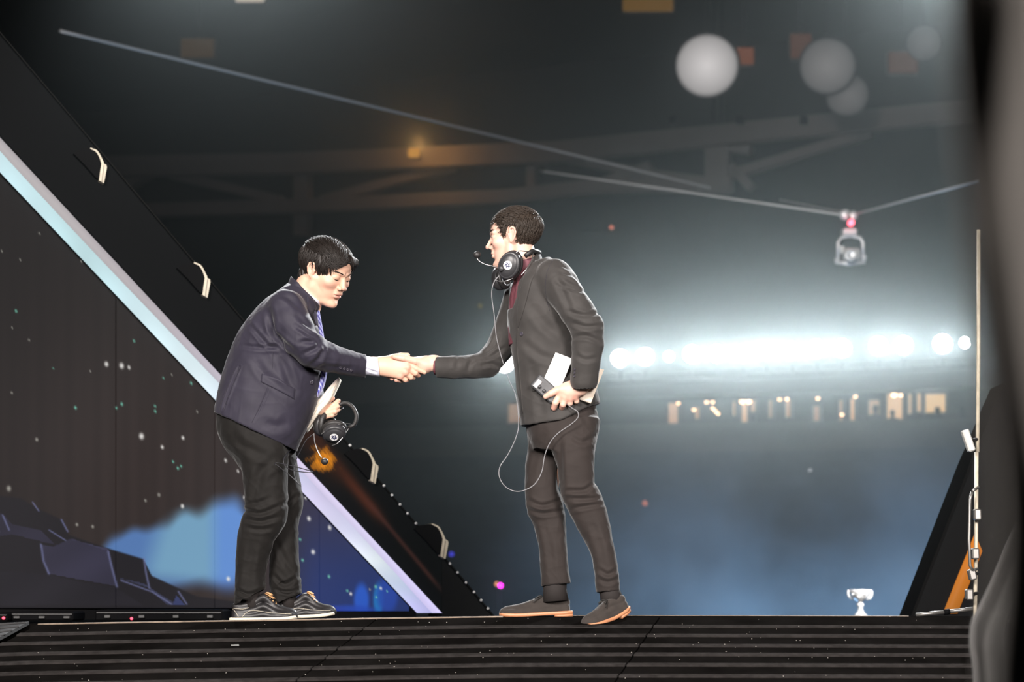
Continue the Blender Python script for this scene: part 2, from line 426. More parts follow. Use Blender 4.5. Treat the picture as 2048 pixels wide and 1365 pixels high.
# ------------------------------------------------------------------ people: shared builders
def rot(yaw, pitch, roll):
    return np.array(Matrix.Rotation(R(yaw), 3, 'Z') @ Matrix.Rotation(R(pitch), 3, 'Y') @ Matrix.Rotation(R(roll), 3, 'X'))
class Head:
    def __init__(s, c, M, sc, wide=1.0): s.c = np.array(c, float); s.M = M; s.sc = sc; s.w = wide
    def p(s, a): return s.c + s.sc * (s.M @ np.array([a[0], a[1] * s.w, a[2]]))
    def inv(s, v): 
        q = ((v - s.c) / s.sc) @ s.M; q[:, 1] /= s.w; return q
    def e(s, f, c, r, k=0, mode='u', ang=None):
        M = s.M if ang is None else s.M @ rot(*ang)
        f.ell(s.p(c), np.array([r[0], r[1] * s.w, r[2]]) * s.sc, k * s.sc, mode, M)
    def cn(s, f, a, b, ra, rb, k=0, mode='u'): f.cone(s.p(a), s.p(b), ra * s.sc, rb * s.sc, k * s.sc, mode)
    def skull(s, f, nose=1.0, closed=False, jaw=1.0, nose_w=1.0, cheek=1.0, brow=1.0):
        s.e(f, (-12, 0, 38), (97, 75, 76), 0)
        s.e(f, (46, 0, 40), (46, 58, 50), 14)
        s.e(f, (36, 0, -18), (54, 57 * cheek, 70), 16)
        s.e(f, (44, 0, -62), (42, 42 * jaw, 46), 14)
        for y in (-1, 1):
            s.cn(f, (6, 50 * y * jaw, -26), (8, 47 * y * jaw, -58), 17, 17, 18)
            s.cn(f, (8, 47 * y * jaw, -58), (64, 15 * y, -100), 17, 14, 16)
            s.e(f, (62, 38 * y, -18), (22, 22 * cheek, 20), 16)
            s.cn(f, (88, 10 * y, 24), (72, 46 * y, 22), 8 * brow, 8 * brow, 9)
        s.e(f, (76, 0, -101), (17, 20, 16), 12)
        for y in (-1, 1):
            s.e(f, (95, 31 * y, 7), (15, 17, 10), 9, 's')
            s.e(f, (72, 31 * y, 6), (15, 17, 15), 5)
            if closed: s.e(f, (75, 31 * y, 8), (14.5, 18, 13), 3)
        N = nose
        s.cn(f, (86, 0, 16), (88 + 22 * N, 0, -24), 6.5, 8.5, 8)
        s.e(f, (88 + 22 * N, 0, -27), (9, 9 * nose_w, 8), 5)
        for y in (-1, 1):
            s.e(f, (96, 12 * y * nose_w, -30), (11, 6.5, 8), 5)
            s.e(f, (101, 6 * y * nose_w, -39), (5, 3, 4), 2, 's')
        s.e(f, (84, 0, -50), (12, 22, 20), 8)
        s.e(f, (90, 0, -55), (7, 21, 5.5), 5)
        s.e(f, (89, 0, -67), (7, 19, 6.5), 5)
        s.e(f, (103, 0, -61), (16, 24, 1.8), 2.5, 's')
        s.e(f, (98, 0, -81), (9, 20, 5), 6, 's')
        for y in (-1, 1):                      # ears
            A = (-16 * y, -12, 0)
            s.e(f, (-8, 77 * y, 4), (15, 4.5, 26), 3, 'u', A)
            s.e(f, (-2, 75 * y, -20), (9, 5, 11), 4)
            rim = [(4, 76, 14), (1, 79, 26), (-9, 82, 31), (-19, 84, 24), (-22, 84, 8), (-17, 81, -8), (-8, 78, -22)]
            for i in range(len(rim) - 1): s.cn(f, (rim[i][0], rim[i][1] * y, rim[i][2]), (rim[i + 1][0], rim[i + 1][1] * y, rim[i + 1][2]), 4, 4, 2)
            s.e(f, (-5, 85 * y, 2), (9, 7, 15), 3, 's', A)
            s.cn(f, (7, 77 * y, 4), (5, 77 * y, -10), 4.5, 4, 3)
    def colours(s, v, base, lip, flush):
        q = s.inv(v); c = np.tile(np.array(base), (len(v), 1))
        def blob(cc, r, col, a):
            nonlocal c
            d = np.sqrt((((q - np.array(cc)) / np.array(r)) ** 2).sum(1)); wgt = np.clip(1.4 - d, 0, 1)[:, None] * a
            c = c * (1 - wgt) + np.array(col) * wgt
        for y in (-1, 1):
            blob((66, 42 * y, -28), (30, 26, 24), flush, 0.45)
            blob((-6, 80 * y, 0), (24, 14, 34), flush, 0.6)
        blob((112, 0, -26), (12, 12, 12), flush, 0.4)
        blob((97, 0, -61), (14, 24, 10), lip, 0.8)
        return c
    def eyes(s, parent, closed, base):
        for y in (-1, 1):
            c = s.p((73.5, 31 * y, 6)); r = 13.5 * s.sc
            fl = Field(c - r * 1.4, c + r * 1.4, 0.45); fl.ell(c, (r, r, r)); v, f = fl.extract(1)
            q = s.inv(v); d = np.hypot(q[:, 1] - 31 * y - (2 if not closed else 0), q[:, 2] - 3) ; col = np.where((d < 6.2)[:, None], [0.03, 0.015, 0.01], [0.75, 0.72, 0.68])
            if not closed: mesh('eye', U2W(v), f, mat('eye_wet', (0.7, 0.7, 0.7), 0.12, col=True), parent, True, col)
            # lid edge with lashes
            lo = []
            for t in np.linspace(-1, 1, 9):
                zz = (-1.5 if closed else 8) - (3.5 if closed else 4) * t * t * (1 if not closed else -0.8)
                lo.append(uv(s.p((85.5 - 5 * t * t, 31 * y + 15 * t, zz + (0 if not closed else 0)))))
            MB().tube(lo, [0.0008 + 0.0022 * (1 - abs(t)) for t in np.linspace(-1, 1, 9)], 6).obj('eyelash', mat('lash', (0.012, 0.009, 0.008), 0.6), parent)
    def brows(s, parent, m, thick=1.0, drop=0):
        for y in (-1, 1):
            b = MB()
            for i in range(46):
                t = random.random(); yy = y * (12 + 38 * t); zz = 28 + 4 * math.sin(t * 2.6) + random.uniform(-4, 4) * thick * (1 - 0.5 * t) - drop
                xx = 93 - 23 * t * t
                a = s.p((xx, yy, zz)); e = s.p((xx - 4, yy + y * 11, zz + 3)); mid = (a + e) / 2 + s.M @ np.array([1.6, 0, 0.5])
                b.tube([uv(a), uv(mid), uv(e)], [0.0008, 0.0010, 0.0003], 4)
            b.obj('eyebrow', m, parent)
def uv(p): return Vector(U2W(np.array([p]))[0])

def hair(H, parent, m, line, dirf, n, length, rad, jt=0.28, cap=(104, 83, 85), cc=(-12, 0, 40), seed=1, lift=7, nape=None):
    """clumped strands over a close scalp shell; line(x,y)->lowest z that still grows hair; dirf(q)->flow direction"""
    rs = np.random.RandomState(seed)
    lo = H.c - 135 * H.sc; hi = H.c + 150 * H.sc
    f = Field(lo, hi, 1.1); H.e(f, cc, cap, 0)
    if nape: H.e(f, nape[0], nape[1], 14)
    X, Y, Z = [f.lo[i] + f.h * np.arange(f.n[i]) for i in range(3)]
    G = np.stack(np.meshgrid(X, Y, Z, indexing='ij'), -1).reshape(-1, 3); q = H.inv(G)
    g = (line(q[:, 0], q[:, 1]) - q[:, 2]) * 0.75 * H.sc
    g = g + 1.6 * np.sin(q[:, 0] * 0.21 + q[:, 1] * .13) * 0.4
    dd = f.d.reshape(-1); hh = np.clip(0.5 - 0.5 * (dd - g) / 3.0, 0, 1)
    f.d = (dd * (1 - hh) + g * hh + 3.0 * hh * (1 - hh)).reshape(f.d.shape).astype(np.float32)
    v, fc = f.extract(1)
    v = v + normals(v, fc) * (0.9 * np.sin(H.inv(v) @ np.array([0.19, 0.05, 0.11]) * 2 + 2 * np.sin(H.inv(v)[:, 1] * .12)))[:, None]
    V = [U2W(v)]; Fq = [fc]; base = len(v)
    cnt = 0; tries = 0
    C = np.array(cc, float); A = np.array(cap, float)
    while cnt < n and tries < n * 30:
        tries += 1
        d = rs.normal(size=3); d /= np.linalg.norm(d); p = C + A * d
        if p[2] < line(np.array([p[0]]), np.array([p[1]]))[0] + 3: continue
        L = length(p) * rs.uniform(0.6, 1.25); steps = 6; pts = []; q = p.copy() - d * 3
        jit = rs.normal(size=3) * jt
        nn = (q - C) / A ** 2; nn /= np.linalg.norm(nn)
        dr = np.array(dirf(p), float) + jit; 
        for i in range(steps + 1):
            pts.append(q.copy())
            nn = (q - C) / A ** 2; nn /= np.linalg.norm(nn)
            dr = np.array(dirf(q), float) + jit + rs.normal(size=3) * 0.06
            dr = dr - nn * (dr @ nn) ; dr /= max(np.linalg.norm(dr), 1e-6)
            q = q + dr * L / steps
            # keep the strand riding on the shell, slightly lifted
            e = (q - C) / A; k = np.linalg.norm(e); tgt = 1 + (lift * (0.35 + 0.65 * i / steps) * rs.uniform(0.6, 1.0) / 90)
            if p[2] > 40 or k < 1: q = C + (q - C) * (tgt / k)
        pts = np.array(pts); r = rad * rs.uniform(0.6, 1.2); m_ = len(pts); ring = []
        for i in range(m_):
            t = pts[min(i + 1, m_ - 1)] - pts[max(i - 1, 0)]; t /= np.linalg.norm(t)
            nn = (pts[i] - C) / A ** 2; nn /= np.linalg.norm(nn); sd = np.cross(t, nn); sd /= max(np.linalg.norm(sd), 1e-6)
            w_ = r * (1 - (i / (m_ - 1)) ** 1.6) + 0.15
            for a in (0, 1, 2, 3):
                ring.append(H.p(pts[i] + (sd * math.cos(a * math.pi / 2) * 1.5 + nn * math.sin(a * math.pi / 2) * 0.8) * w_))
        V.append(U2W(np.array(ring)))
        q4 = [[i * 4 + a, i * 4 + (a + 1) % 4, i * 4 + 4 + (a + 1) % 4, i * 4 + 4 + a] for i in range(m_ - 1) for a in range(4)]
        Fq.append(np.array(q4) + base); base += len(ring); cnt += 1
    o = mesh('hair', np.concatenate(V), np.concatenate(Fq), m, parent, True)
    return o

def finger(f, pts, k=2.0):
    for i in range(len(pts) - 1):
        a, b = pts[i], pts[i + 1]; f.cone(u(*a[:3]), u(*b[:3]), a[3], b[3], k if i == 0 else 0.8)
def bvh_of(v, f): return BVHTree.FromPolygons([tuple(x) for x in v], [tuple(x) for x in f])
class Surf:
    """a finished garment surface in picture-plane units, for seating lapels, flaps, seams and buttons on it"""
    def __init__(s, v, f): s.b = bvh_of(v, f); s.v = v
    def hit(s, px, py):
        h = s.b.ray_cast(Vector((px, -400, -py)), Vector((0, 1, 0)))
        if h[0] is None:
            h = s.b.find_nearest(Vector((px, -60, -py)))
        return np.array(h[0]), np.array(h[1])
    def patch(s, name, poly, m, parent, thick=2.0, lift=1.2, n=14, edge=None):
        """cloth piece with an outline given in the picture plane, laid on the surface; poly as two matching side lines"""
        A, B = smooth_curve(poly[0], 6), smooth_curve(poly[1], 6); m_ = len(A); V = []
        for i in range(m_):
            for j in range(n + 1):
                t = j / n; x, y = A[i] * (1 - t) + B[i] * t
                h, nn = s.hit(x, y); e = min(t, 1 - t, i / m_ * 2, (m_ - 1 - i) / m_ * 2); l = lift + thick * min(1, e * 8)
                V.append((x, h[1] - l, -y))
        V = np.array(V); top = V.copy(); bot = V.copy(); bot[:, 1] += thick + lift + 3
        W = n + 1; F_ = []; N = len(V)
        for i in range(m_ - 1):
            for j in range(n):
                a, b, c, d = i * W + j, i * W + j + 1, (i + 1) * W + j + 1, (i + 1) * W + j
                F_.append((a, b, c, d)); F_.append((a + N, d + N, c + N, b + N))
        per = [j for j in range(W)] + [i * W + n for i in range(1, m_)] + [(m_ - 1) * W + j for j in range(n - 1, -1, -1)] + [i * W for i in range(m_ - 2, 0, -1)]
        for i in range(len(per)):
            a, b = per[i], per[(i + 1) % len(per)]; F_.append((b, a, a + N, b + N))
        VV = U2W(np.concatenate([top, bot])); mb = MB(); mb.add(VV, F_)
        return mb.obj(name, m, parent, True)
    def seam(s, name, pts, m, parent, r=0.0012, lift=0.4):
        p = smooth_curve(pts, 5); L = []
        for x, y in p:
            h, nn = s.hit(x, y); L.append(uw(x, y, h[1] - lift))
        return MB().tube(L, r, 6).obj(name, m, parent, True)
    def button(s, px, py, r, m, parent, holes=True):
        h, nn = s.hit(px, py); c = uw(px, py, h[1]); ax = Vector((nn[0], nn[1], nn[2])); rr = r * S0
        if ax.y > 0: ax = -ax
        mb = MB().lathe([(rr * .9, -0.001), (rr, 0.001), (rr, 0.003), (rr * .8, 0.004), (rr * .72, 0.0032), (0.0001, 0.0032)], c, ax, 14)
        return mb.obj('button', m, parent, True)

def shoe(parent, toe, heel, w0, wd, up_m, sole_m, lace_m, sole_h=6.0, ankle=(0, 0, 14), heel_block=False, lift_heel=0.0, ht=26, stitch=None, hl=None, yaw_w=0.0, secs=None, thr=(0.40, 0.455, 0.51, 0.565)):
    """toe/heel: picture-plane points of the sole's ends; w0 depth at heel; yaw_w extra depth at the toe"""
    T = np.array(u(toe[0], toe[1], w0 + yaw_w)); H_ = np.array(u(heel[0], heel[1], w0)); ax = T - H_; L = np.linalg.norm(ax); ax /= L
    up = np.array([0, 0, 1.0]) - ax * ax[2]; up /= np.linalg.norm(up); sd = np.cross(up, ax)
    def q(t, s_=0.0, z=0.0):
        z2 = z + (lift_heel * max(0, 0.42 - t) ** 1.4 if lift_heel else 0)
        return H_ + ax * (t * L) + sd * s_ + up * z2
    prof = [(0.0, .55), (0.1, .84), (0.3, .8), (0.5, .88), (0.68, 1.06), (0.82, 1.0), (0.92, .84), (0.97, .55), (1.0, .16)]
    # sole: outline extruded, rounded
    o = smooth_curve(prof, 4); V = []; n = len(o)
    loop = [(t, w_ * wd) for t, w_ in o] + [(t, -w_ * wd) for t, w_ in o[::-1]]
    mb = MB(); m = len(loop)
    for z, g in ((0, -0.8), (0.8, 0.2), (sole_h * .5, 0.5), (sole_h - .8, 0.2), (sole_h, -0.6)):
        for t, s_ in loop:
            spring = 6 * max(0, t - 0.75) ** 1.3 * 3
            V.append(q(t + (g / L if t > .5 else -g / L), s_ + (g if s_ > 0 else -g), z + spring))
    Fc = [[i * m + j, i * m + (j + 1) % m, (i + 1) * m + (j + 1) % m, (i + 1) * m + j] for i in range(4) for j in range(m)]
    for lv in (0, 4):
        b = lv * m
        for i in range(n - 1): Fc.append([b + i, b + i + 1, b + m - 2 - i, b + m - 1 - i])
    mb.add(U2W(np.array(V)), Fc); 
    if heel_block:
        V2 = []
        hb = [(t, s_) for t, s_ in loop if t < 0.27]
        for z in (-5.0, 0.5):
            for t, s_ in hb: V2.append(q(t, s_ * .97, z))
        k = len(hb); mb.add(U2W(np.array(V2)), [[j, (j + 1) % k, k + (j + 1) % k, k + j] for j in range(k)] + [list(range(k)), list(range(k, 2 * k))])
    # upper by SDF
    c = (T + H_) / 2; f = Field(np.minimum(T, H_) - 34, np.maximum(T, H_) + np.array([34, 34, 62]), 0.85)
    z0 = sole_h
    secs = [(a, b, ht * c_) for a, b, c_ in (secs or [(0.08, .70, .80), (0.2, .74, .80), (0.36, .72, .95), (0.5, .76, .86), (0.66, .88, .64), (0.8, .88, .52), (0.89, .66, .45), (0.945, .36, .32)])]
    ss = smooth_curve(secs, 3)
    for i in range(len(ss) - 1):
        a, b = ss[i], ss[i + 1]
        for zz in (0.25, 0.6, 1.0):
            wa, wb = a[1] * wd * (1 - .42 * zz ** 2), b[1] * wd * (1 - .42 * zz ** 2)
            ra, rb = min(wa, 6.5), min(wb, 6.5)
            for sg in (-1, 1):
                f.cone(q(a[0], sg * (wa - ra), z0 + max(a[2] * zz - ra, 1.5)), q(b[0], sg * (wb - rb), z0 + max(b[2] * zz - rb, 1.5)), ra, rb, 4)
            f.cone(q(a[0], 0, z0 + max(a[2] * zz - ra, 1.5)), q(b[0], 0, z0 + max(b[2] * zz - rb, 1.5)), ra, rb, 4)
    f.plane(q(0.5, 0, 0.8) if not lift_heel else q(0.8, 0, 0.8), -up)
    v, fc = f.extract(7)
    s_ = mesh('shoe', U2W(v), fc, up_m, parent, True); tag(s_, hl)
    so = mb.obj('sole', sole_m, s_, True)
    S = Surf(v, fc)
    # laces crossing the throat + bow
    lb = MB()
    for i, t in enumerate(thr):
        zt = z0 + np.interp(t, [x[0] for x in secs], [x[2] for x in secs]) + 0.6
        a, b = q(t, wd * .42, zt - 3), q(t + .03, -wd * .42, zt - 3); mid = q(t + .015, 0, zt + 0.4)
        lb.tube([uv(a), uv(mid), uv(b)], 0.0032, 6)
        a, b = q(t + .03, wd * .42, zt - 4), q(t, -wd * .42, zt - 3); mid = q(t + .015, 0, zt + 0.8)
        lb.tube([uv(a), uv(mid), uv(b)], 0.0032, 6)
    t0 = thr[0] - .01; zt = z0 + np.interp(t0, [x[0] for x in secs], [x[2] for x in secs]) + 1.0
    for sg in (-1, 1):
        k = q(t0, 0, zt); lp = [k, q(t0 + .04, sg * 7, zt + 4), q(t0 + .11, sg * 12, zt - 1), q(t0 + .07, sg * 6, zt + 1), k]
        lb.tube([uv(x) for x in smooth_curve(lp, 4)], 0.003, 6)
        lb.tube([uv(x) for x in smooth_curve([k, q(t0 + .05, sg * 10, zt), q(t0 + .14, sg * 15, zt - 8)], 4)], 0.002, 6)
    lb.obj('laces', lace_m, s_, True)
    if stitch:
        for ln in stitch:
            pts = []
            for t, z in smooth_curve(ln, 5):
                p = q(t, -wd * 3, z0 + z); h = S.b.ray_cast(Vector(p), Vector(sd))
                if h[0] is not None: pts.append(uv(np.array(h[0]) - sd * 0.4))
            if len(pts) > 2: MB().tube(pts, 0.0009, 5).obj('stitching', sole_m, s_, True)
    return s_
# ------------------------------------------------------------------ materials shared by the two people
SKIN1 = (0.70, 0.43, 0.31); SKIN2 = (0.72, 0.46, 0.36)
skin1 = mat('skin_warm', SKIN1, 0.5, sss=0.06, col=True, bump=(220, 0.06, 0.002))
skin2 = mat('skin_fair', SKIN2, 0.5, sss=0.06, col=True, bump=(220, 0.06, 0.002))
navy = mat('navy_wool', (0.022, 0.0195, 0.033), 0.66, spec=.32, sheen=0.2, bump=(900, 0.15, 0.001), var=(14, 0.12))
navy_dark = mat('navy_wool_shade_lining', (0.02, 0.018, 0.03), 0.8)
blackwool = mat('black_wool', (0.044, 0.041, 0.039), 0.7, spec=.25, sheen=0.3, bump=(900, 0.15, 0.001), var=(12, 0.15))
blacktr = mat('black_trouser_cloth', (0.009, 0.008, 0.0072), 0.75, spec=.2, sheen=0.15, bump=(800, 0.15, 0.001), var=(10, 0.18))
browntr = mat('dark_brown_trouser_cloth', (0.030, 0.024, 0.022), 0.75, spec=.2, sheen=0.22, bump=(800, 0.15, 0.001), var=(10, 0.12))
shirtw = mat('white_shirt_cotton', (0.66, 0.67, 0.78), 0.7, bump=(600, 0.1, 0.001))
maroon = mat('maroon_shirt_cotton', (0.15, 0.045, 0.06), 0.7, bump=(500, 0.1, 0.001))
btn = mat('dark_button', (0.06, 0.055, 0.07), 0.3)
hair1 = mat('hair_black', (0.018, 0.014, 0.012), 0.5, spec=0.35)
hair2 = mat('hair_dark_brown', (0.034, 0.025, 0.019), 0.55, spec=0.3)

# ------------------------------------------------------------------ the man on the left
foot1 = uw(535, 1242, -12)
H1 = Head(u(652, 545, 0), rot(-30, 26, 4), 0.515, 1.1)
f = fld(575, 735, 470, 680, -75, 75, 0.9)
H1.skull(f, nose=0.62, closed=True, jaw=1.22, nose_w=1.25, cheek=1.16, brow=0.8)
f.cone(u(622, 572, 6), u(600, 628, 6), 31, 36, 8)
H1.e(f, (46, 0, -98), (34, 40, 20), 12)
hv, hf = f.extract(1)
hc = H1.colours(hv, SKIN1, (0.50, 0.22, 0.19), (0.72, 0.36, 0.28))
# right hand (back of the hand towards the camera), clasping
f = fld(715, 872, 690, 785, -45, 40, 0.7)
f.cone(u(716, 730, -6), u(756, 733, -6), 17, 16, 0, flat=(0, 1, 0, 0.78))
f.cone(u(750, 733, -6), u(772, 734, -7), 16, 18, 6, flat=(0, 1, 0, 0.72))
for a, b, ra, rb in (((766, 726, -6), (813, 727, -11), 11, 8), ((766, 733, -7), (815, 737, -12), 12, 8), ((766, 739, -7), (811, 746, -11), 12, 8), ((766, 743, -6), (801, 753, -9), 10, 7.5)):
    f.cone(u(*a), u(*b), ra, rb, 5)
for p in ((814, 727, -12), (816, 737, -14), (811, 747, -12), (801, 754, -10)): f.ell(u(*p), (6, 6, 6), 4)
finger(f, [(814, 728, -11, 6.6), (833, 739, -9, 5.6), (849, 745.5, -5, 4.6)])
finger(f, [(816, 738, -11, 6.6), (831, 748, -7, 5.6), (836, 751, 3, 5.0)])
finger(f, [(811, 747, -10, 6.4), (822, 756, -5, 5.4), (826, 756, 5, 4.8)])
finger(f, [(801, 754, -8, 5.8), (811, 761, -4, 5.0), (815, 760, 5, 4.4)])
finger(f, [(768, 724, -3, 9), (787, 716, 0, 7.5), (802, 712, 2, 6.4), (815, 711, 2, 5)], 5)
av, af = f.extract(1)
# left hand, far side, hooked round headset and papers
f = fld(612, 700, 780, 850, -5, 75, 0.8)
f.cone(u(618, 800, 40), u(640, 818, 36), 15, 15, 0); f.cone(u(638, 818, 36), u(652, 822, 32), 15, 13, 5)
for a, b, c, r in (((650, 815, 26), (666, 808, 24), (674, 800, 28), 5.6), ((652, 820, 24), (668, 815, 20), (676, 809, 24), 5.6), ((652, 826, 24), (668, 822, 20), (674, 818, 26), 5.4), ((650, 831, 26), (662, 829, 22), (668, 826, 28), 5)):
    finger(f, [(*a, r + .6), (*b, r), (*c, r - .8)])
finger(f, [(640, 812, 28, 8), (650, 800, 30, 6.5), (662, 794, 34, 5)], 4)
lv, lf = f.extract(1)
# trunk, arms and legs under the clothes
f = fld(420, 780, 570, 1225, -90, 95, 3.2)
f.loft([(*u(515, 850, 0), 52, 50), (*u(535, 760, 0), 62, 60), (*u(565, 670, 0), 58, 70), (*u(592, 610, 0), 36, 62)], 6)
f.cone(u(600, 615, 4), u(622, 592, 4), 30, 28, 8)
f.chain([(*u(588, 625, -60), 24), (*u(632, 706, -62), 20), (*u(735, 731, -8), 15)], 8)
f.chain([(*u(588, 625, 62), 24), (*u(610, 730, 70), 20), (*u(632, 808, 42), 14)], 8)
f.chain([(*u(522, 890, -28), 34), (*u(532, 1030, -28), 26), (*u(506, 1150, -22), 18), (*u(507, 1215, -22), 11)], 8)
f.chain([(*u(530, 890, 28), 32), (*u(568, 1020, 26), 24), (*u(566, 1140, 26), 17), (*u(575, 1205, 26), 11)], 8)
bv, bf = f.extract(1)
def join(parts):
    V, Fq, C = [], [], []; b = 0
    for v, f_, c in parts: V.append(v); Fq.append(f_ + b); C.append(c); b += len(v)
    return np.concatenate(V), np.concatenate(Fq), np.concatenate(C)
def flat(v, c): return np.tile(np.array(c), (len(v), 1))
def handcol(v, c, knuckles):
    o = flat(v, c)
    for k in knuckles:
        d = np.linalg.norm(v - np.array(u(*k)), axis=1); w_ = np.clip(1.3 - d / 9, 0, 1)[:, None] * 0.5; o = o * (1 - w_) + np.array((0.74, 0.33, 0.25)) * w_
    return o
V, Fq, C = join([(bv, bf, flat(bv, SKIN1)), (hv, hf, hc), (av, af, handcol(av, SKIN1, [(814, 728, -18), (816, 738, -20), (811, 748, -18), (802, 755, -16), (836, 750, 0), (814, 761, 0)])), (lv, lf, handcol(lv, SKIN1, [(674, 802, 26)]))])
man1 = mesh('person', U2W(V), Fq, skin1, None, True, C, origin=foot1)
tag(man1, 'man in navy blazer and black trousers bowing to shake hands, holding headset and papers', 'person')
H1.eyes(man1, True, SKIN1)
H1.brows(man1, hair1, 0.5, 4)
def line1(x, y):
    a = np.interp(x, [-115, -70, -30, -12, 0, 10, 24, 30, 45, 66, 86, 110], [-90, -82, -66, -4, 34, 28, -46, -30, 34, 56, 66, 70])
    return a
def dir1(q):
    x, y, z = q
    if z > 70: return (0.75, 0.45 * (1 if y > 10 else -1) , 0.1)
    if x > 40 and z > 40: return (0.5, 0.9 * np.sign(y + .1), -0.15)
    return (0.05 + 0.15 * (x > 0), 0.1 * np.sign(y), -1)
hair(H1, man1, hair1, line1, dir1, 2600, lambda p: 12 if (abs(p[1]) > 50 and -32 < p[0] < 14 and p[2] < 60) else (62 if p[2] > 40 else (58 if p[0] < -40 else 42)), 1.35, jt=0.14, cap=(111, 82, 89), cc=(-17, 0, 41), seed=4, lift=9, nape=((-58, 0, -38), (46, 62, 52)))
# swept fringe standing out over the far temple
b = MB(); rs = random.Random(5)
for i in range(170):
    t = rs.random(); s_ = rs.uniform(-1, 1)
    a = H1.p((48 + 12 * s_, -6 + 50 * t, 103 - 12 * t)); c_ = H1.p((72 + 6 * s_, 10 + 46 * t, 96 - 13 * t + 4 * s_)); d_ = H1.p((86 + 5 * s_ - 10 * t, 22 + 44 * t, 80 - 8 * t)); e = H1.p((90 + 5 * s_ - 14 * t, 26 + 44 * t, 52 + 14 * s_))
    b.tube([uv(x) for x in smooth_curve([a, c_, d_, e], 3)], [0.001, 0.002, 0.0024, 0.0024, 0.0022, 0.002, 0.0017, 0.0014, 0.0009, 0.0003], 5)
b.obj('fringe', hair1, man1, True)

# jacket
f = fld(415, 780, 545, 915, -130, 125, 1.7)
f.loft([(*u(498, 930, 2), 84, 74), (*u(508, 885, 2), 87, 76), (*u(517, 850, 2), 92, 78), (*u(534, 795, 2), 98, 80), (*u(549, 740, 2), 97, 81), (*u(562, 688, 2), 87, 86), (*u(576, 640, 2), 66, 88), (*u(590, 608, 2), 45, 66), (*u(602, 584, 2), 32, 42)], 6, 5, ex=2.2)
f.loft([(*u(584, 650, 4), 40, 46), (*u(606, 596, 4), 38, 43), (*u(634, 525, 4), 38, 42)], 5)
f.plane(u(594, 565, 0), (0.72, 0, 0.69), 1)
sl = [(*u(580, 628, -66), 38), (*u(592, 655, -78), 37), (*u(612, 692, -84), 34), (*u(632, 714, -80), 31.5), (*u(662, 722, -60), 28), (*u(700, 730, -32), 24), (*u(731, 734.5, -10), 23)]
f.chain(sl, 9, 4)
f.chain([(*u(580, 628, 66), 38), (*u(592, 700, 84), 33), (*u(604, 752, 80), 30), (*u(624, 800, 48), 24)], 9, 4)
f.plane(u(520, 869, 0), (-0.43, 0, -0.90), 2)          # hem
f.plane(u(731.5, 734, 0), (0.985, 0.1, -0.02), 1)      # sleeve end
f.cone(u(727, 734, -12), u(745, 735.5, -3), 19.5, 20, 1.5, 's')
f.loft([(*u(497, 940, 2), 80, 70), (*u(514, 862, 2), 84, 72)], 1, 1, 's')
f.loft([(*u(600, 612, 4), 30, 35), (*u(634, 525, 4), 34, 38)], 2, 2, 's')
jv, jf = f.extract(1)
jv = crease(jv, jf, [
    ([(545, 640), (560, 680), (600, 716)], 5, 3.0, -140, 0), ([(505, 655), (545, 700), (570, 706)], 4, 2.0, -140, 0), ([(492, 700), (540, 706), (566, 700)], 4, 1.8, -140, 0),
    ([(604, 668), (640, 690), (668, 700)], 4, 2.6, -140, 0), ([(612, 700), (640, 698), (662, 708)], 4, 2.4, -140, 0), ([(618, 722), (640, 712), (650, 700)], 4, 2.6, -140, 0), ([(626, 745), (648, 730), (655, 712)], 4, 2.0, -140, 0),
    ([(560, 600), (590, 612), (616, 640)], 6, 2.0, -140, 0), ([(548, 625), (556, 660), (552, 690)], 6, 2.4, -140, -20), ([(570, 720), (584, 760), (592, 790)], 7, 2.4, -140, 0), ([(520, 730), (540, 760), (590, 800)], 7, 1.6, -140, 0),
    ([(600, 640), (630, 668), (652, 678)], 5, 1.6, -140, 0), ([(487, 742), (470, 782), (453, 824)], 2.4, 3.2, -140, 0), ([(552, 770), (540, 800), (518, 850)], 1.6, 1.0, -140, 0), ([(640, 742), (680, 744), (715, 742)], 4, 1.2, -140, 0),
    ([(585, 850), (560, 860), (540, 850)], 8, 1.6, -140, 0)], (0.05, 0.30))
jacket1 = mesh('jacket', U2W(jv), jf, navy, man1, True)
S1 = Surf(jv, jf)
S1.patch('pocket_flap', ([(533, 756), (566, 767), (598, 785)], [(531, 773), (564, 789), (596, 806)]), navy, jacket1, 1.6, 1.0)
S1.patch('lapel', ([(632, 606), (640, 640), (644, 664)], [(618, 596), (622, 628), (640, 660)]), navy, jacket1, 1.6, 1.0)
S1.seam('vent_edge', [(489, 741), (478, 768), (464, 800), (455, 824)], navy, jacket1, 0.002)
S1.seam('side_seam', [(556, 706), (552, 770), (536, 806), (514, 852)], navy_dark, jacket1, 0.0008, 0.1)
S1.seam('armhole_seam', [(566, 600), (552, 630), (548, 664), (556, 694)], navy_dark, jacket1, 0.0008, 0.0)
for x, y in ((686, 743), (693, 744.5), (699.5, 745.5), (706, 746.5)): S1.button(x, y, 2.6, btn, jacket1)
S1.button(627, 770, 4, btn, jacket1)
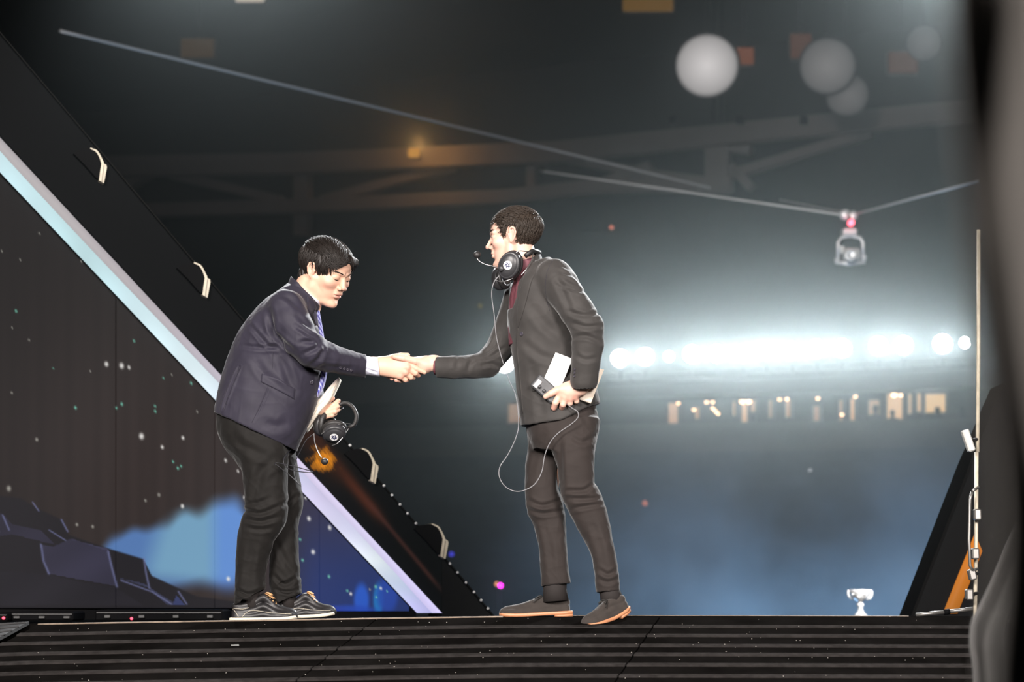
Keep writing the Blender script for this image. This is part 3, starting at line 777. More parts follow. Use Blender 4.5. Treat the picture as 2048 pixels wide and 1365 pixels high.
# shirt: cuff, collar, front; tie
f = fld(705, 775, 700, 770, -45, 35, 0.8)
f.cone(u(708, 731, -18), u(759, 736, -5), 20, 18.5, 0); f.plane(u(757, 735, 0), (0.99, 0.08, 0.12), 0.6); f.cone(u(750, 735, -7), u(775, 737, -2), 16.8, 16.8, 0.8, 's')
cv, cf = f.extract(1); cv = crease(cv, cf, [([(733, 740), (745, 745), (757, 748)], 2, 0.9)], (0.1, 0.12))
f = fld(585, 665, 570, 830, -60, 70, 1.4)
f.loft([(*u(606, 602, 4), 33, 37), (*u(622, 582, 4), 33.5, 36)], 2, 2); f.plane(u(618, 590, 0), (0.55, 0, 0.83), 1)
f.loft([(*u(602, 640, 4), 32, 40), (*u(602, 700, 4), 36, 46), (*u(592, 770, 4), 40, 50), (*u(575, 820, 4), 36, 50)], 6)
sv, sf = f.extract(1)
mesh('shirt_cuff', U2W(cv), cf, shirtw, man1, True)
shirt1 = mesh('shirt', U2W(sv), sf, shirtw, man1, True)
tiem = mat('tie_silk_blue', (0.10, 0.10, 0.42), 0.35, sheen=0.2)
# striped silk
nt = tiem.node_tree; wv = nt.nodes.new('ShaderNodeTexWave'); wv.inputs['Scale'].default_value = 26; wv.bands_direction = 'DIAGONAL'; tc_ = nt.nodes.new('ShaderNodeTexCoord'); nt.links.new(tc_.outputs['Object'], wv.inputs['Vector'])
cr = nt.nodes.new('ShaderNodeValToRGB'); cr.color_ramp.interpolation = 'CONSTANT'; cr.color_ramp.elements[0].color = (0.09, 0.09, 0.40, 1); cr.color_ramp.elements[1].color = (0.42, 0.44, 0.80, 1); cr.color_ramp.elements[1].position = 0.55
nt.links.new(wv.outputs['Color'], cr.inputs[0]); nt.links.new(cr.outputs[0], nt.nodes['Principled BSDF'].inputs['Base Color'])
f = fld(605, 670, 610, 830, -40, 40, 1.2)
f.loft([(*u(634, 622, 0), 5, 8), (*u(643, 680, 0), 6, 12), (*u(647, 735, -2), 7, 15), (*u(640, 770, -2), 8, 18), (*u(626, 800, -2), 6, 18), (*u(617, 820, 0), 4, 12)], 3)
tv, tf = f.extract(1); tv = crease(tv, tf, [([(652, 730), (640, 775), (622, 808)], 2.5, 1.5), ([(646, 750), (632, 780)], 2, 1.2)])
mesh('tie', U2W(tv), tf, tiem, man1, True)
# trousers
f = fld(415, 625, 790, 1225, -95, 90, 1.7)
f.loft([(*u(515, 805, 0), 66, 58), (*u(505, 850, 0), 71, 66), (*u(521, 895, 0), 60, 64), (*u(530, 925, 0), 50, 60)], 8)
f.loft([(*u(514, 850, -22), 56, 40), (*u(525, 895, -28), 52, 42), (*u(533, 935, -30), 46, 40), (*u(536, 985, -30), 43, 37), (*u(536, 1030, -30), 42, 35), (*u(520, 1062, -28), 38, 33), (*u(510, 1100, -25), 34, 30), (*u(504, 1150, -22), 30, 28), (*u(504, 1190, -22), 32, 28), (*u(505, 1232, -22), 35, 28)], 7, 4)
f.loft([(*u(520, 850, 24), 54, 40), (*u(534, 895, 28), 50, 42), (*u(548, 940, 30), 46, 38), (*u(570, 990, 30), 32, 34), (*u(569, 1012, 30), 33, 33), (*u(566, 1045, 28), 28, 30), (*u(566, 1100, 26), 28, 28), (*u(567, 1160, 26), 31, 27), (*u(572, 1196, 26), 30, 26), (*u(574, 1226, 26), 31, 26)], 7, 4)
f.op(lambda x, y, z: np.where(y < 2, -z - (1213 - (x - 469) * 0.50), -z - (1211 - (x - 545) * 0.42)).astype(np.float32) * 0.88, f.lo, f.lo, 1.5, 'i')
f.loft([(*u(504, 1180, -22), 28, 24), (*u(505, 1240, -22), 30, 24)], 1, 1, 's'); f.loft([(*u(571, 1182, 26), 26, 22), (*u(574, 1240, 26), 27, 22)], 1, 1, 's')
tv, tf = f.extract(1)
tv = crease(tv, tf, [([(492, 1022), (530, 1030), (574, 1010)], 4, 2.2), ([(496, 1040), (530, 1046), (566, 1036)], 4, 2.2), ([(490, 1008), (520, 1010), (548, 1000)], 4, 1.5), ([(500, 1058), (530, 1062), (552, 1058)], 4, 1.5),
    ([(476, 1180), (505, 1190), (538, 1178)], 4, 2.0), ([(474, 1196), (500, 1202), (534, 1196)], 3, 1.8), ([(545, 1150), (570, 1170), (598, 1150)], 4, 2.2), ([(546, 1178), (575, 1186), (598, 1178)], 3, 1.6), ([(560, 925), (530, 950), (515, 1000)], 8, 2.4), ([(470, 870), (500, 900), (560, 925)], 8, 1.6),
    ([(596, 990), (585, 1000), (575, 1015)], 4, 1.6), ([(520, 1070), (508, 1120), (500, 1180)], 7, 1.4), ([(548, 1080), (570, 1120), (590, 1150)], 6, 1.6)], (0.06, 0.35))
mesh('trousers', U2W(tv), tf, blacktr, man1, True)
# shoes: black leather deck shoes with cream soles and tan laces
leather = mat('black_leather', (0.018, 0.017, 0.018), 0.42, spec=.35, bump=(60, 0.15, 0.002), var=(40, 0.3))
cream = mat('cream_rubber', (0.66, 0.60, 0.48), 0.6); tan = mat('tan_lace', (0.62, 0.34, 0.15), 0.7)
stt = [[(0.0, 20), (0.08, 14), (0.14, 2)], [(0.2, 2), (0.26, 10), (0.36, 14), (0.6, 9.5), (0.8, 7), (0.93, 6)], [(0.05, 19), (0.2, 17), (0.3, 20)]]
sockm = mat('dark_sock', (0.018, 0.014, 0.013), 0.85, bump=(400, 0.2, 0.001))
MB().tube([uw(505, 1160, -22), uw(506, 1190, -22), uw(508, 1222, -22)], [0.034, 0.034, 0.032], 20).obj('sock', sockm, man1, True); MB().tube([uw(568, 1160, 26), uw(572, 1190, 26), uw(578, 1220, 26)], [0.034, 0.034, 0.032], 20).obj('sock', sockm, man1, True)
SEC = [(0.08, .72, .95), (0.2, .76, .95), (0.36, .76, 1.15), (0.5, .78, 1.52), (0.58, .8, 1.30), (0.7, .9, .82), (0.8, .88, .64), (0.89, .68, .54), (0.945, .38, .40)]; THR = (.53, .575, .62, .665)
shoe(man1, (597, 1241.5), (464, 1243), -24, 23, leather, cream, tan, 7, ht=30, stitch=stt, secs=SEC, thr=THR)
shoe(man1, (669, 1234), (552, 1240), 26, 22, leather, cream, tan, 6.5, ht=28, stitch=stt, secs=SEC, thr=THR)
# ------------------------------------------------------------------ the man on the right
foot2 = uw(1100, 1236, 0)
H2 = Head(u(1029, 477, 0), rot(168, 3, 0), 0.5, 1.0)
f = fld(955, 1110, 405, 600, -62, 70, 0.9)
H2.skull(f, nose=1.02, closed=False, jaw=0.95, nose_w=0.9, cheek=0.95, brow=1.15)
f.cone(u(1043, 505, 2), u(1066, 570, 2), 27, 35, 10)
f.cone(u(1006, 528, 0), u(1040, 545, 0), 10, 16, 10)
hv, hf = f.extract(1)
hc = H2.colours(hv, SKIN2, (0.55, 0.28, 0.24), (0.76, 0.38, 0.32))
# right hand: reaches left, palm towards the camera, thumb over the other man's hand
f = fld(765, 905, 690, 785, -45, 50, 0.7)
f.cone(u(905, 731, 12), u(866, 726, 6), 16, 14.5, 0, flat=(0, 1, 0, 0.8))
f.cone(u(868, 726, 6), u(846, 730, 4), 14.5, 16, 6, flat=(0, 1, 0, 0.72))
for a, b, ra, rb in (((850, 722, 6), (812, 722, 13), 10, 8), ((850, 728, 7), (808, 731, 14), 11, 8), ((850, 734, 7), (808, 741, 14), 10, 8), ((850, 737, 7), (812, 750, 12), 9, 7)):
    f.cone(u(*a), u(*b), ra, rb, 5)
f.ell(u(846, 732, -1), (17, 9, 9), 6)                 # thenar
finger(f, [(812, 722, 13, 6.6), (790, 728, 16, 5.8), (774, 738, 10, 5.0)])
finger(f, [(808, 731, 14, 6.6), (788, 742, 16, 5.8), (776, 752, 6, 5.0)])
finger(f, [(808, 741, 14, 6.4), (794, 754, 12, 5.6), (784, 757, 0, 4.9)])
finger(f, [(812, 750, 12, 5.8), (802, 761, 8, 5.0), (793, 761, -3, 4.5)])
finger(f, [(850, 727, 0, 9), (830, 724, -10, 7.6), (808, 719.5, -19, 6.4), (790, 716.5, -21, 5.0)], 5)
av, af = f.extract(1)
# left hand, closed round notepads and pack
f = fld(1070, 1205, 745, 850, -115, -30, 0.7)
f.cone(u(1166, 768, -92), u(1158, 784, -84), 17, 15, 0, flat=(0, 1, 0, 0.8))
f.cone(u(1158, 784, -84), u(1136, 790, -78), 15, 18, 6, flat=(0, 1, 0, 0.75))
for a, b, ra, rb in (((1144, 780, -78), (1119, 797, -76), 11, 8.5), ((1147, 786, -80), (1128, 803, -78), 11, 8), ((1150, 789, -80), (1138, 804, -78), 10, 7.5), ((1153, 790, -80), (1148, 801, -76), 9, 7)):
    f.cone(u(*a), u(*b), ra, rb, 5)
for p in ((1118, 798, -78), (1128, 804, -80), (1138, 805, -80), (1148, 802, -78)): f.ell(u(*p), (6, 6, 6), 4)
finger(f, [(1118, 799, -77, 7.2), (1109, 814, -78, 6.4), (1106, 823, -70, 5.6)])
finger(f, [(1128, 805, -79, 6.8), (1124, 817, -78, 6.2), (1122, 822, -68, 5.4)])
finger(f, [(1138, 806, -79, 6.4), (1138, 814, -76, 5.8), (1137, 816, -66, 5)])
finger(f, [(1148, 803, -77, 6), (1151, 810, -74, 5.2), (1150, 812, -64, 4.6)])
finger(f, [(1134, 783, -76, 9), (1113, 789, -82, 7.8), (1100, 796, -82, 6.4), (1090, 801.5, -78, 5.2)], 5)
lv, lf = f.extract(1)
# trunk, arms and legs under the clothes
f = fld(850, 1260, 520, 1200, -135, 115, 3.2)
f.loft([(*u(1122, 850, 0), 52, 48), (*u(1098, 740, 0), 46, 52), (*u(1086, 650, 0), 48, 62), (*u(1080, 590, 0), 40, 66), (*u(1074, 555, 0), 26, 44)], 6)
f.cone(u(1070, 575, 2), u(1062, 556, 2), 30, 30, 8)
f.chain([(*u(1100, 575, -66), 24), (*u(1168, 674, -96), 20), (*u(1165, 768, -92), 15)], 8)
f.chain([(*u(1050, 585, 64), 24), (*u(984, 718, 60), 17), (*u(900, 731, 12), 14.5)], 8)
f.chain([(*u(1140, 880, -32), 34), (*u(1166, 1005, -36), 23), (*u(1202, 1100, -44), 16), (*u(1213, 1190, -50), 13)], 8)
f.chain([(*u(1100, 880, 30), 32), (*u(1088, 1010, 28), 24), (*u(1110, 1190, 24), 15)], 8)
bv, bf = f.extract(1)
V, Fq, C = join([(bv, bf, flat(bv, SKIN2)), (hv, hf, hc), (av, af, handcol(av, SKIN2, [(790, 716, -24), (776, 752, 2), (784, 757, -4), (793, 761, -6)])), (lv, lf, handcol(lv, SKIN2, [(1118, 799, -84), (1128, 805, -86), (1138, 806, -86), (1148, 803, -84), (1106, 823, -74), (1122, 822, -74)]))])
man2 = mesh('person', U2W(V), Fq, skin2, None, True, C, origin=foot2)
tag(man2, 'man in charcoal suit and maroon shirt, headset round his neck, shaking hands', 'person')
H2.eyes(man2, False, SKIN2); H2.brows(man2, hair2, 1.1, 3)
def line2(x, y):
    return np.interp(x, [-115, -60, -36, -24, -13, 6, 14, 24, 36, 44, 58, 80, 110], [-64, -60, -46, -14, 34, 40, 32, -4, 6, 36, 52, 58, 64])
def dir2(q):
    x, y, z = q
    if z > 75: return (0.8, 0.12 * np.sign(y), 0.15)
    if x > 50: return (0.8, 0.2 * np.sign(y), 0.35)
    if x > 20 and z > 30: return (0.7, 0.2 * np.sign(y), 0.1)
    if x < -40: return (-0.05, 0.0, -1)
    return (0.35, 0.0, -0.9)
hair(H2, man2, hair2, line2, dir2, 2000, lambda p: 30 if p[2] > 55 else 20, 1.5, cap=(104, 80, 85), seed=9, lift=8)
# jacket
f = fld(845, 1235, 490, 880, -150, 125, 1.7)
f.loft([(*u(1128, 880, 0), 84, 68), (*u(1122, 830, 0), 82, 68), (*u(1112, 785, 0), 79, 68), (*u(1098, 730, 0), 70, 68), (*u(1088, 680, 0), 68, 73), (*u(1082, 630, 0), 68, 80), (*u(1080, 580, 0), 62, 84), (*u(1078, 550, 0), 48, 68), (*u(1070, 530, 0), 32, 44)], 6, ex=2.2)
f.loft([(*u(1076, 600, 2), 36, 42), (*u(1062, 555, 2), 33, 38), (*u(1046, 500, 2), 32, 37)], 5)
f.plane(u(1073, 510, 0), (-0.80, 0, 0.6), 1)
f.chain([(*u(1106, 566, -68), 37), (*u(1124, 592, -84), 36), (*u(1150, 634, -98), 33), (*u(1170, 668, -104), 32), (*u(1172, 704, -103), 30), (*u(1168, 740, -99), 28), (*u(1165, 772, -92), 27)], 9, 4)
f.chain([(*u(1042, 588, 66), 36), (*u(1022, 636, 72), 31), (*u(997, 692, 66), 27), (*u(975, 722, 54), 27), (*u(945, 730, 36), 23.5), (*u(905, 733, 18), 22), (*u(874, 733.5, 9), 21.5)], 9, 4)
f.plane(u(1120, 851, 0), (0.16, 0, -0.99), 2) if False else f.op(lambda x, y, z: np.where((x > 1010) & (x < 1240), (-z - np.interp(x, [1020, 1060, 1120, 1205, 1235], [851, 853, 846, 804, 796]).astype(np.float32) if x.size > 1 else -z - 850) * 0.9, -5) + 0 * y, f.lo, f.lo, 2, 'i')
f.op(lambda x, y, z: np.where((x > 1120) & (y < -70), -z - 773 - (x - 1165) * 0.16, -5).astype(np.float32), f.lo, f.lo, 1, 'i') if False else None
f.cone(u(1165, 766, -94), u(1165, 782, -90), 22, 22, 1.5, 's')
f.plane(u(871, 733, 0), (-1, 0.12, 0), 1); f.cone(u(862, 733, 7), u(880, 733.5, 11), 18, 18, 1.5, 's')
f.loft([(*u(1135, 900, 0), 76, 60), (*u(1124, 832, 0), 76, 62)], 1, 1, 's')
f.loft([(*u(1072, 590, 2), 26, 33), (*u(1046, 490, 2), 28.5, 33)], 2, 2, 's')
# neck opening between the lapels
def vneck(x, y, z):
    xl = np.interp(-z, [500, 517, 543, 587, 625], [1076, 1066, 1053, 1039, 1024]).astype(np.float32)
    return np.maximum(np.maximum(x - xl, -622 - z), np.abs(y + 16) - 44).astype(np.float32)
f.op(vneck, (960, -70, -640), (1080, 40, -480), 2, 's')
jv, jf = f.extract(1)
jv = crease(jv, jf, [
    ([(1108, 570), (1122, 600), (1140, 650)], 6, 2.0, -160, 0), ([(1120, 545), (1150, 570), (1176, 612)], 4, 1.2, -160, 0), ([(1130, 640), (1165, 650), (1198, 640)], 4, 2.2, -160, 0), ([(1134, 660), (1166, 672), (1198, 668)], 4, 2.2, -160, 0), ([(1140, 690), (1168, 690), (1196, 700)], 4, 2.0, -160, 0),
    ([(1112, 560), (1140, 568), (1160, 580)], 4, 1.6, -160, 0), ([(1110, 580), (1138, 596), (1170, 600)], 4, 1.8, -160, 0), ([(1060, 620), (1090, 660), (1130, 690)], 8, 1.8, -100, 0), ([(1045, 690), (1080, 720), (1120, 730)], 7, 1.6, -100, 0), ([(1060, 740), (1080, 790), (1080, 840)], 8, 1.6, -100, 0), ([(1142, 720), (1165, 735), (1190, 730)], 4, 1.2, -160, 0),
    ([(996, 668), (985, 690), (968, 706)], 4, 2.0, 0, 140), ([(1010, 690), (990, 705), (968, 718)], 4, 2.4, 0, 140), ([(1000, 730), (980, 725), (960, 730)], 4, 2.2, 0, 140), ([(950, 716), (940, 726), (936, 742)], 4, 1.6, -50, 140), ([(922, 714), (915, 728), (914, 742)], 5, 1.2, -50, 140)], (0.05, 0.28))
jacket2 = mesh('jacket', U2W(jv), jf, blackwool, man2, True)
S2 = Surf(jv, jf)
S2.patch('lapel', ([(1066, 524), (1052, 548), (1042, 580), (1034, 625), (1034, 662)], [(1078, 530), (1070, 556), (1062, 578), (1050, 622), (1036, 664)]), blackwool, jacket2, 1.6, 1.0)
S2.patch('pocket_flap', ([(1062, 776), (1078, 774), (1096, 770)], [(1064, 790), (1080, 788), (1098, 784)]), blackwool, jacket2, 1.4, 0.8)
S2.button(1043, 676, 4.2, btn, jacket2)
S2.seam('armhole_seam', [(1104, 535), (1092, 562), (1090, 600), (1098, 634)], navy_dark, jacket2, 0.0008, 0)
S2.seam('front_edge', [(1036, 664), (1034, 700), (1040, 760), (1046, 830)], blackwool, jacket2, 0.0022, 0.6)
for y in (752, 758.5, 765): S2.button(1146, y, 2.3, btn, jacket2)
# maroon shirt: body, standing collar
f = fld(990, 1100, 500, 700, -60, 70, 1.3)
f.loft([(*u(1068, 690, 0), 50, 50), (*u(1066, 640, 0), 50, 54), (*u(1062, 590, 0), 42, 54), (*u(1062, 560, 0), 34, 42), (*u(1058, 540, 0), 28, 34), (*u(1053, 518, 0), 29, 33)], 4)
f.plane(u(1050, 524, 0), (-0.28, 0, 0.96), 1.5); f.cone(u(1052, 524, 2), u(1048, 500, 2), 28.5, 30, 1, 's')
sv, sf = f.extract(1); sv = crease(sv, sf, [([(1030, 560), (1028, 590), (1024, 615)], 2, 0.8), ([(1045, 545), (1040, 570), (1036, 600)], 2.4, 0.9)], (0.12, 0.2))
f = fld(850, 905, 700, 765, -25, 40, 0.9); f.cone(u(900, 733, 17), u(868, 732, 8), 17.4, 17.0, 0); f.plane(u(868.5, 733, 8), (-1, 0.1, 0.05), .5)
cv, cf = f.extract(1)
mesh('shirt', U2W(sv), sf, maroon, man2, True)
mesh('shirt_cuff', U2W(cv), cf, maroon, man2, True)
# trousers
f = fld(1035, 1255, 790, 1215, -95, 85, 1.7)
f.loft([(*u(1118, 800, 0), 66, 56), (*u(1125, 845, 0), 72, 60), (*u(1126, 880, 0), 66, 60), (*u(1124, 905, 0), 58, 56)], 8)
f.loft([(*u(1140, 850, -24), 56, 36), (*u(1146, 895, -32), 43, 38), (*u(1150, 935, -35), 37, 36), (*u(1153, 975, -37), 35, 34), (*u(1168, 1008, -38), 36, 33), (*u(1183, 1045, -40), 33, 31), (*u(1202, 1100, -44), 24.5, 29), (*u(1210, 1140, -46), 24, 27), (*u(1214, 1184, -48), 23.5, 25)], 12)
f.loft([(*u(1108, 850, 24), 54, 36), (*u(1098, 895, 30), 42, 37), (*u(1087, 935, 30), 36, 35), (*u(1084, 975, 29), 34, 33), (*u(1090, 1012, 28), 37, 32), (*u(1099, 1040, 28), 33, 30), (*u(1106, 1090, 26), 28, 29), (*u(1109, 1130, 25), 28, 28), (*u(1113, 1170, 24), 29.5, 27)], 12)
f.plane(u(1113, 1170, 0), (0, 0, -1), 0) if False else None
f.loft([(*u(1113, 1160, 24), 25, 22), (*u(1114, 1190, 24), 26, 23)], 1, mode='s'); f.loft([(*u(1213, 1174, -48), 19, 20), (*u(1216, 1200, -48), 20, 21)], 1, mode='s')
tv, tf = f.extract(1)
tv = crease(tv, tf, [([(1128, 985), (1165, 985), (1186, 970)], 4, 2.2), ([(1130, 1000), (1165, 1002), (1200, 1000)], 4, 2.2), ([(1138, 1022), (1170, 1016), (1205, 1010)], 4, 2.0), ([(1056, 1000), (1085, 1012), (1122, 1000)], 4, 2.0), ([(1052, 1018), (1085, 1028), (1126, 1022)], 4, 2.0), ([(1120, 880), (1118, 930), (1122, 990)], 6, 2.2), ([(1090, 870), (1075, 900), (1060, 950)], 7, 1.4),
    ([(1140, 880), (1165, 890), (1192, 872)], 5, 1.6), ([(1194, 1140), (1212, 1150), (1232, 1140)], 4, 1.8), ([(1192, 1158), (1212, 1166), (1234, 1158)], 4, 1.6), ([(1180, 1040), (1195, 1090), (1205, 1140)], 6, 1.2), ([(1088, 1050), (1100, 1100), (1104, 1160)], 6, 1.2)], (0.06, 0.3))
mesh('trousers', U2W(tv), tf, browntr, man2, True)
MB().tube([uw(1110, 1160, 24), uw(1110, 1180, 24), uw(1112, 1204, 22)], [0.052, 0.05, 0.056], 20).obj('sock', sockm, man2, True)
MB().tube([uw(1214, 1176, -48), uw(1218, 1188, -50), uw(1222, 1206, -54)], [0.042, 0.044, 0.05], 20).obj('sock', sockm, man2, True)
suede = mat('black_suede', (0.034, 0.027, 0.023), 0.9, sheen=0.3, bump=(500, 0.3, 0.001), var=(30, 0.15)); wood = mat('tan_leather_sole', (0.55, 0.24, 0.12), 0.45, var=(60, 0.15), stretch=(1, 1, 8)); blk = mat('black_lace', (0.02, 0.018, 0.016), 0.8)
shoe(man2, (999, 1237), (1146, 1229), 24, 21, suede, wood, blk, 7, ht=30, heel_block=True)
shoe(man2, (1164, 1257), (1254, 1228), -52, 21, suede, wood, blk, 7, ht=32, heel_block=True, lift_heel=34, yaw_w=-52)
# ------------------------------------------------------------------ what the two men hold and wear round the neck
hs_black = mat('headset_black_plastic', (0.035, 0.035, 0.038), 0.38, bump=(300, 0.05, 0.001)); hs_pad = mat('headset_leatherette', (0.022, 0.021, 0.021), 0.5, bump=(120, 0.3, 0.002)); hs_steel = mat('headset_steel', (0.42, 0.42, 0.42), 0.3, metal=0.9)
white_pl = mat('white_badge', (0.82, 0.82, 0.82), 0.5); badge_ink = mat('badge_ink', (0.02, 0.025, 0.09), 0.5); cord_m = mat('grey_cord', (0.20, 0.20, 0.21), 0.6); cord_b = mat('black_cord', (0.02, 0.02, 0.025), 0.5)
paper = mat('white_paper', (0.84, 0.84, 0.82), 0.7, var=(8, 0.03)); paper_c = mat('cream_paper', (0.80, 0.70, 0.58), 0.7, var=(8, 0.05)); wire_m = mat('spiral_wire', (0.25, 0.25, 0.25), 0.35, metal=0.8)
UY = np.array([0, 1.0, 0])
def frame(n):
    n = np.array(n, float); n /= np.linalg.norm(n); a = np.cross([0, 0, 1.0], n) if abs(n[2]) < .95 else np.cross([1.0, 0, 0], n); a /= np.linalg.norm(a); return a, np.cross(n, a), n
def cup(parent, c, n, r, ry, up, badge=True):
    """oval ear cup: outer shell towards n, cushion on the other side; up = long axis"""
    n = np.array(n, float); n /= np.linalg.norm(n); b = np.array(up, float); b -= n * (b @ n); b /= np.linalg.norm(b); a = np.cross(b, n); c = np.array(c, float)
    def ring(prof):
        V = []; N = 28
        for rr, h in prof:
            for k in range(N):
                t = 2 * math.pi * k / N; V.append(c + a * (r * rr * math.cos(t)) + b * (ry * rr * math.sin(t)) + n * h)
        Fc = [(i * N + k, i * N + (k + 1) % N, (i + 1) * N + (k + 1) % N, (i + 1) * N + k) for i in range(len(prof) - 1) for k in range(N)]
        Fc += [list(range(N))[::-1], [(len(prof) - 1) * N + k for k in range(N)]]
        return U2W(np.array(V)), Fc
    v, q = ring([(.9, -2), (1, 0), (1, 6), (.97, 9), (.86, 13), (.84, 12.6), (.8, 14), (.5, 16.5), (.01, 17)])
    sh = MB().add(v, q).obj('ear_cup', hs_black, parent, True)
    v, q = ring([(.8, -2), (1.02, -3.5), (1.08, -7), (1.06, -10.5), (.9, -13), (.66, -12), (.6, -8), (.01, -8)])
    MB().add(v, q).obj('ear_cushion', hs_pad, parent, True)
    if badge:
        R0 = min(r, ry) * .40; V = []; N = 24
        def disc(r0, h, nn=24, off=(0, 0)):
            V = [c + a * (off[0] + r0 * math.cos(2 * math.pi * k / nn)) + b * (off[1] + r0 * math.sin(2 * math.pi * k / nn)) + n * hh for hh in (h - 1.2, h) for k in range(nn)]
            return U2W(np.array(V)), [list(range(nn, 2 * nn)), list(range(nn))[::-1]] + [(k, (k + 1) % nn, nn + (k + 1) % nn, nn + k) for k in range(nn)]
        v, q = disc(R0, 17.6); bd = MB().add(v, q).obj('badge', white_pl, sh, False)
        mb = MB()
        for k in range(5):                  # five swept strokes and a hub, as on the cup
            t0 = 2 * math.pi * k / 5 + .3; P_ = []
            for s_ in np.linspace(0, 1, 5):
                rr = R0 * (0.18 + 0.55 * s_); t = t0 + 1.0 * s_; wd = R0 * .20 * (1 - .6 * s_)
                P_.append((rr * math.cos(t) - wd * math.sin(t), rr * math.sin(t) + wd * math.cos(t), rr * math.cos(t) + wd * math.sin(t), rr * math.sin(t) - wd * math.cos(t)))
            for p, q_ in zip(P_[:-1], P_[1:]):
                vs = [c + a * p[0] + b * p[1], c + a * p[2] + b * p[3], c + a * q_[2] + b * q_[3], c + a * q_[0] + b * q_[1]]
                hh = 18.0; V = [x + n * hh for x in vs] + [x + n * (hh - .8) for x in vs]
                mb.add(U2W(np.array(V)), [(0, 1, 2, 3), (4, 7, 6, 5), (0, 4, 5, 1), (2, 6, 7, 3), (1, 5, 6, 2), (3, 7, 4, 0)])
        mb.obj('emblem', badge_ink, bd)
    return sh
def utube(pts, r, n=8, sm=8): return [uv(x) for x in smooth_curve([u(*p) for p in pts], sm)], r, n
def boom(parent, pts, mic, r=0.0022):
    MB().tube(*utube(pts, r)).obj('boom', hs_steel, parent, True)
    e = np.array(u(*mic)); f = Field(e - 12, e + 12, 0.7); f.ell(e, (7.5, 6.5, 6.8)); v, q = f.extract(1); mesh('microphone', U2W(v), q, hs_pad, parent, True)
def band(parent, name, pts, wd, th, m, flip=None):
    """padded strap: ribbon with thickness along a path; wd in depth direction"""
    p = smooth_curve([u(*q) for q in pts], 6); T = np.gradient(p, axis=0); V = []; N = 8
    for i in range(len(p)):
        t = T[i] / np.linalg.norm(T[i]); d = UY - t * t[1]; d /= np.linalg.norm(d); nn = np.cross(t, d)
        k = min(1.0, min(i, len(p) - 1 - i) / 4 + .35)
        for j in range(N):
            a = 2 * math.pi * j / N; V.append(p[i] + d * math.copysign(abs(math.cos(a)) ** .5, math.cos(a)) * wd * k + nn * math.copysign(abs(math.sin(a)) ** .6, math.sin(a)) * th)
    Fc = [(i * N + k, i * N + (k + 1) % N, (i + 1) * N + (k + 1) % N, (i + 1) * N + k) for i in range(len(p) - 1) for k in range(N)] + [list(range(N))[::-1], [(len(p) - 1) * N + k for k in range(N)]]
    return MB().add(U2W(np.array(V)), Fc).obj(name, m, parent, True)

# headset round the neck of the man on the right
hs2 = empty('headset', uw(1020, 545, -20), 'black broadcast headset with round white badge worn round neck in maroon collar', 'headset')
cup(hs2, u(1020, 540, -52), (-0.28, -1, -0.12), 22, 29, (0.42, 0, 0.9))
cup(hs2, u(1002, 552, 26), (-0.75, 0.6, -0.2), 18, 25, (0.3, 0, 0.95), False)
band(hs2, 'headband', [(1050, 520, -44), (1063, 510, -36), (1073, 508, -14), (1076, 508, 14), (1068, 512, 34)], 8, 4.5, hs_pad)
for z in (0, 1):
    MB().tube(*utube([(1030 + 12 * z, 516 + 44 * z, -58), (1040 + 12 * z, 512 + 36 * z, -58), (1054 + 8 * z, 512 + 20 * z, -50), (1062 + 4 * z, 508 + 6 * z, -40)], 0.0022)).obj('wire_frame', hs_steel, hs2, True)
MB().tube(*utube([(1010, 556, 26), (1028, 540, 36), (1050, 525, 42), (1068, 512, 34)], 0.0022)).obj('wire_frame', hs_steel, hs2, True)
MB().tube(*utube([(994, 569, -46), (1004, 573, -58), (1018, 570, -62), (1026, 566, -60)], 0.002)).obj('wire_frame', hs_steel, hs2, True)
boom(hs2, [(1004, 549, -60), (988, 544, -66), (970, 540, -70), (958, 533, -72), (955, 525, -72)], (955.5, 522, -72))
MB().lathe([(0.010, -0.004), (0.012, 0), (0.012, 0.008), (0.009, 0.011)], uw(1003, 548, -62), (-.28, -1, -.12), 14).obj('boom_pivot', hs_black, hs2, True)
cb = mesh('cord', *(lambda m: (m.v, m.f))(MB().tube(*utube([(998, 562, -60), (988, 576, -64), (984, 600, -66), (989, 640, -66), (993, 680, -60), (1003, 720, -50), (1018, 765, -45), (1032, 800, -50), (1037, 850, -60), (1032, 880, -66), (1016, 915, -74), (1000, 940, -80), (1000, 962, -84), (1014, 981, -86), (1038, 988, -86), (1066, 976, -84), (1082, 950, -82), (1088, 918, -78), (1098, 893, -78), (1114, 874, -82), (1140, 856, -86), (1153, 843, -88), (1152, 832, -88), (1141, 824, -84), (1132, 816, -76)], 0.0022))), cord_m, None, True)
tag(cb, 'thin grey headset cord looping from neck to belt pack in man\'s hand', 'cord')

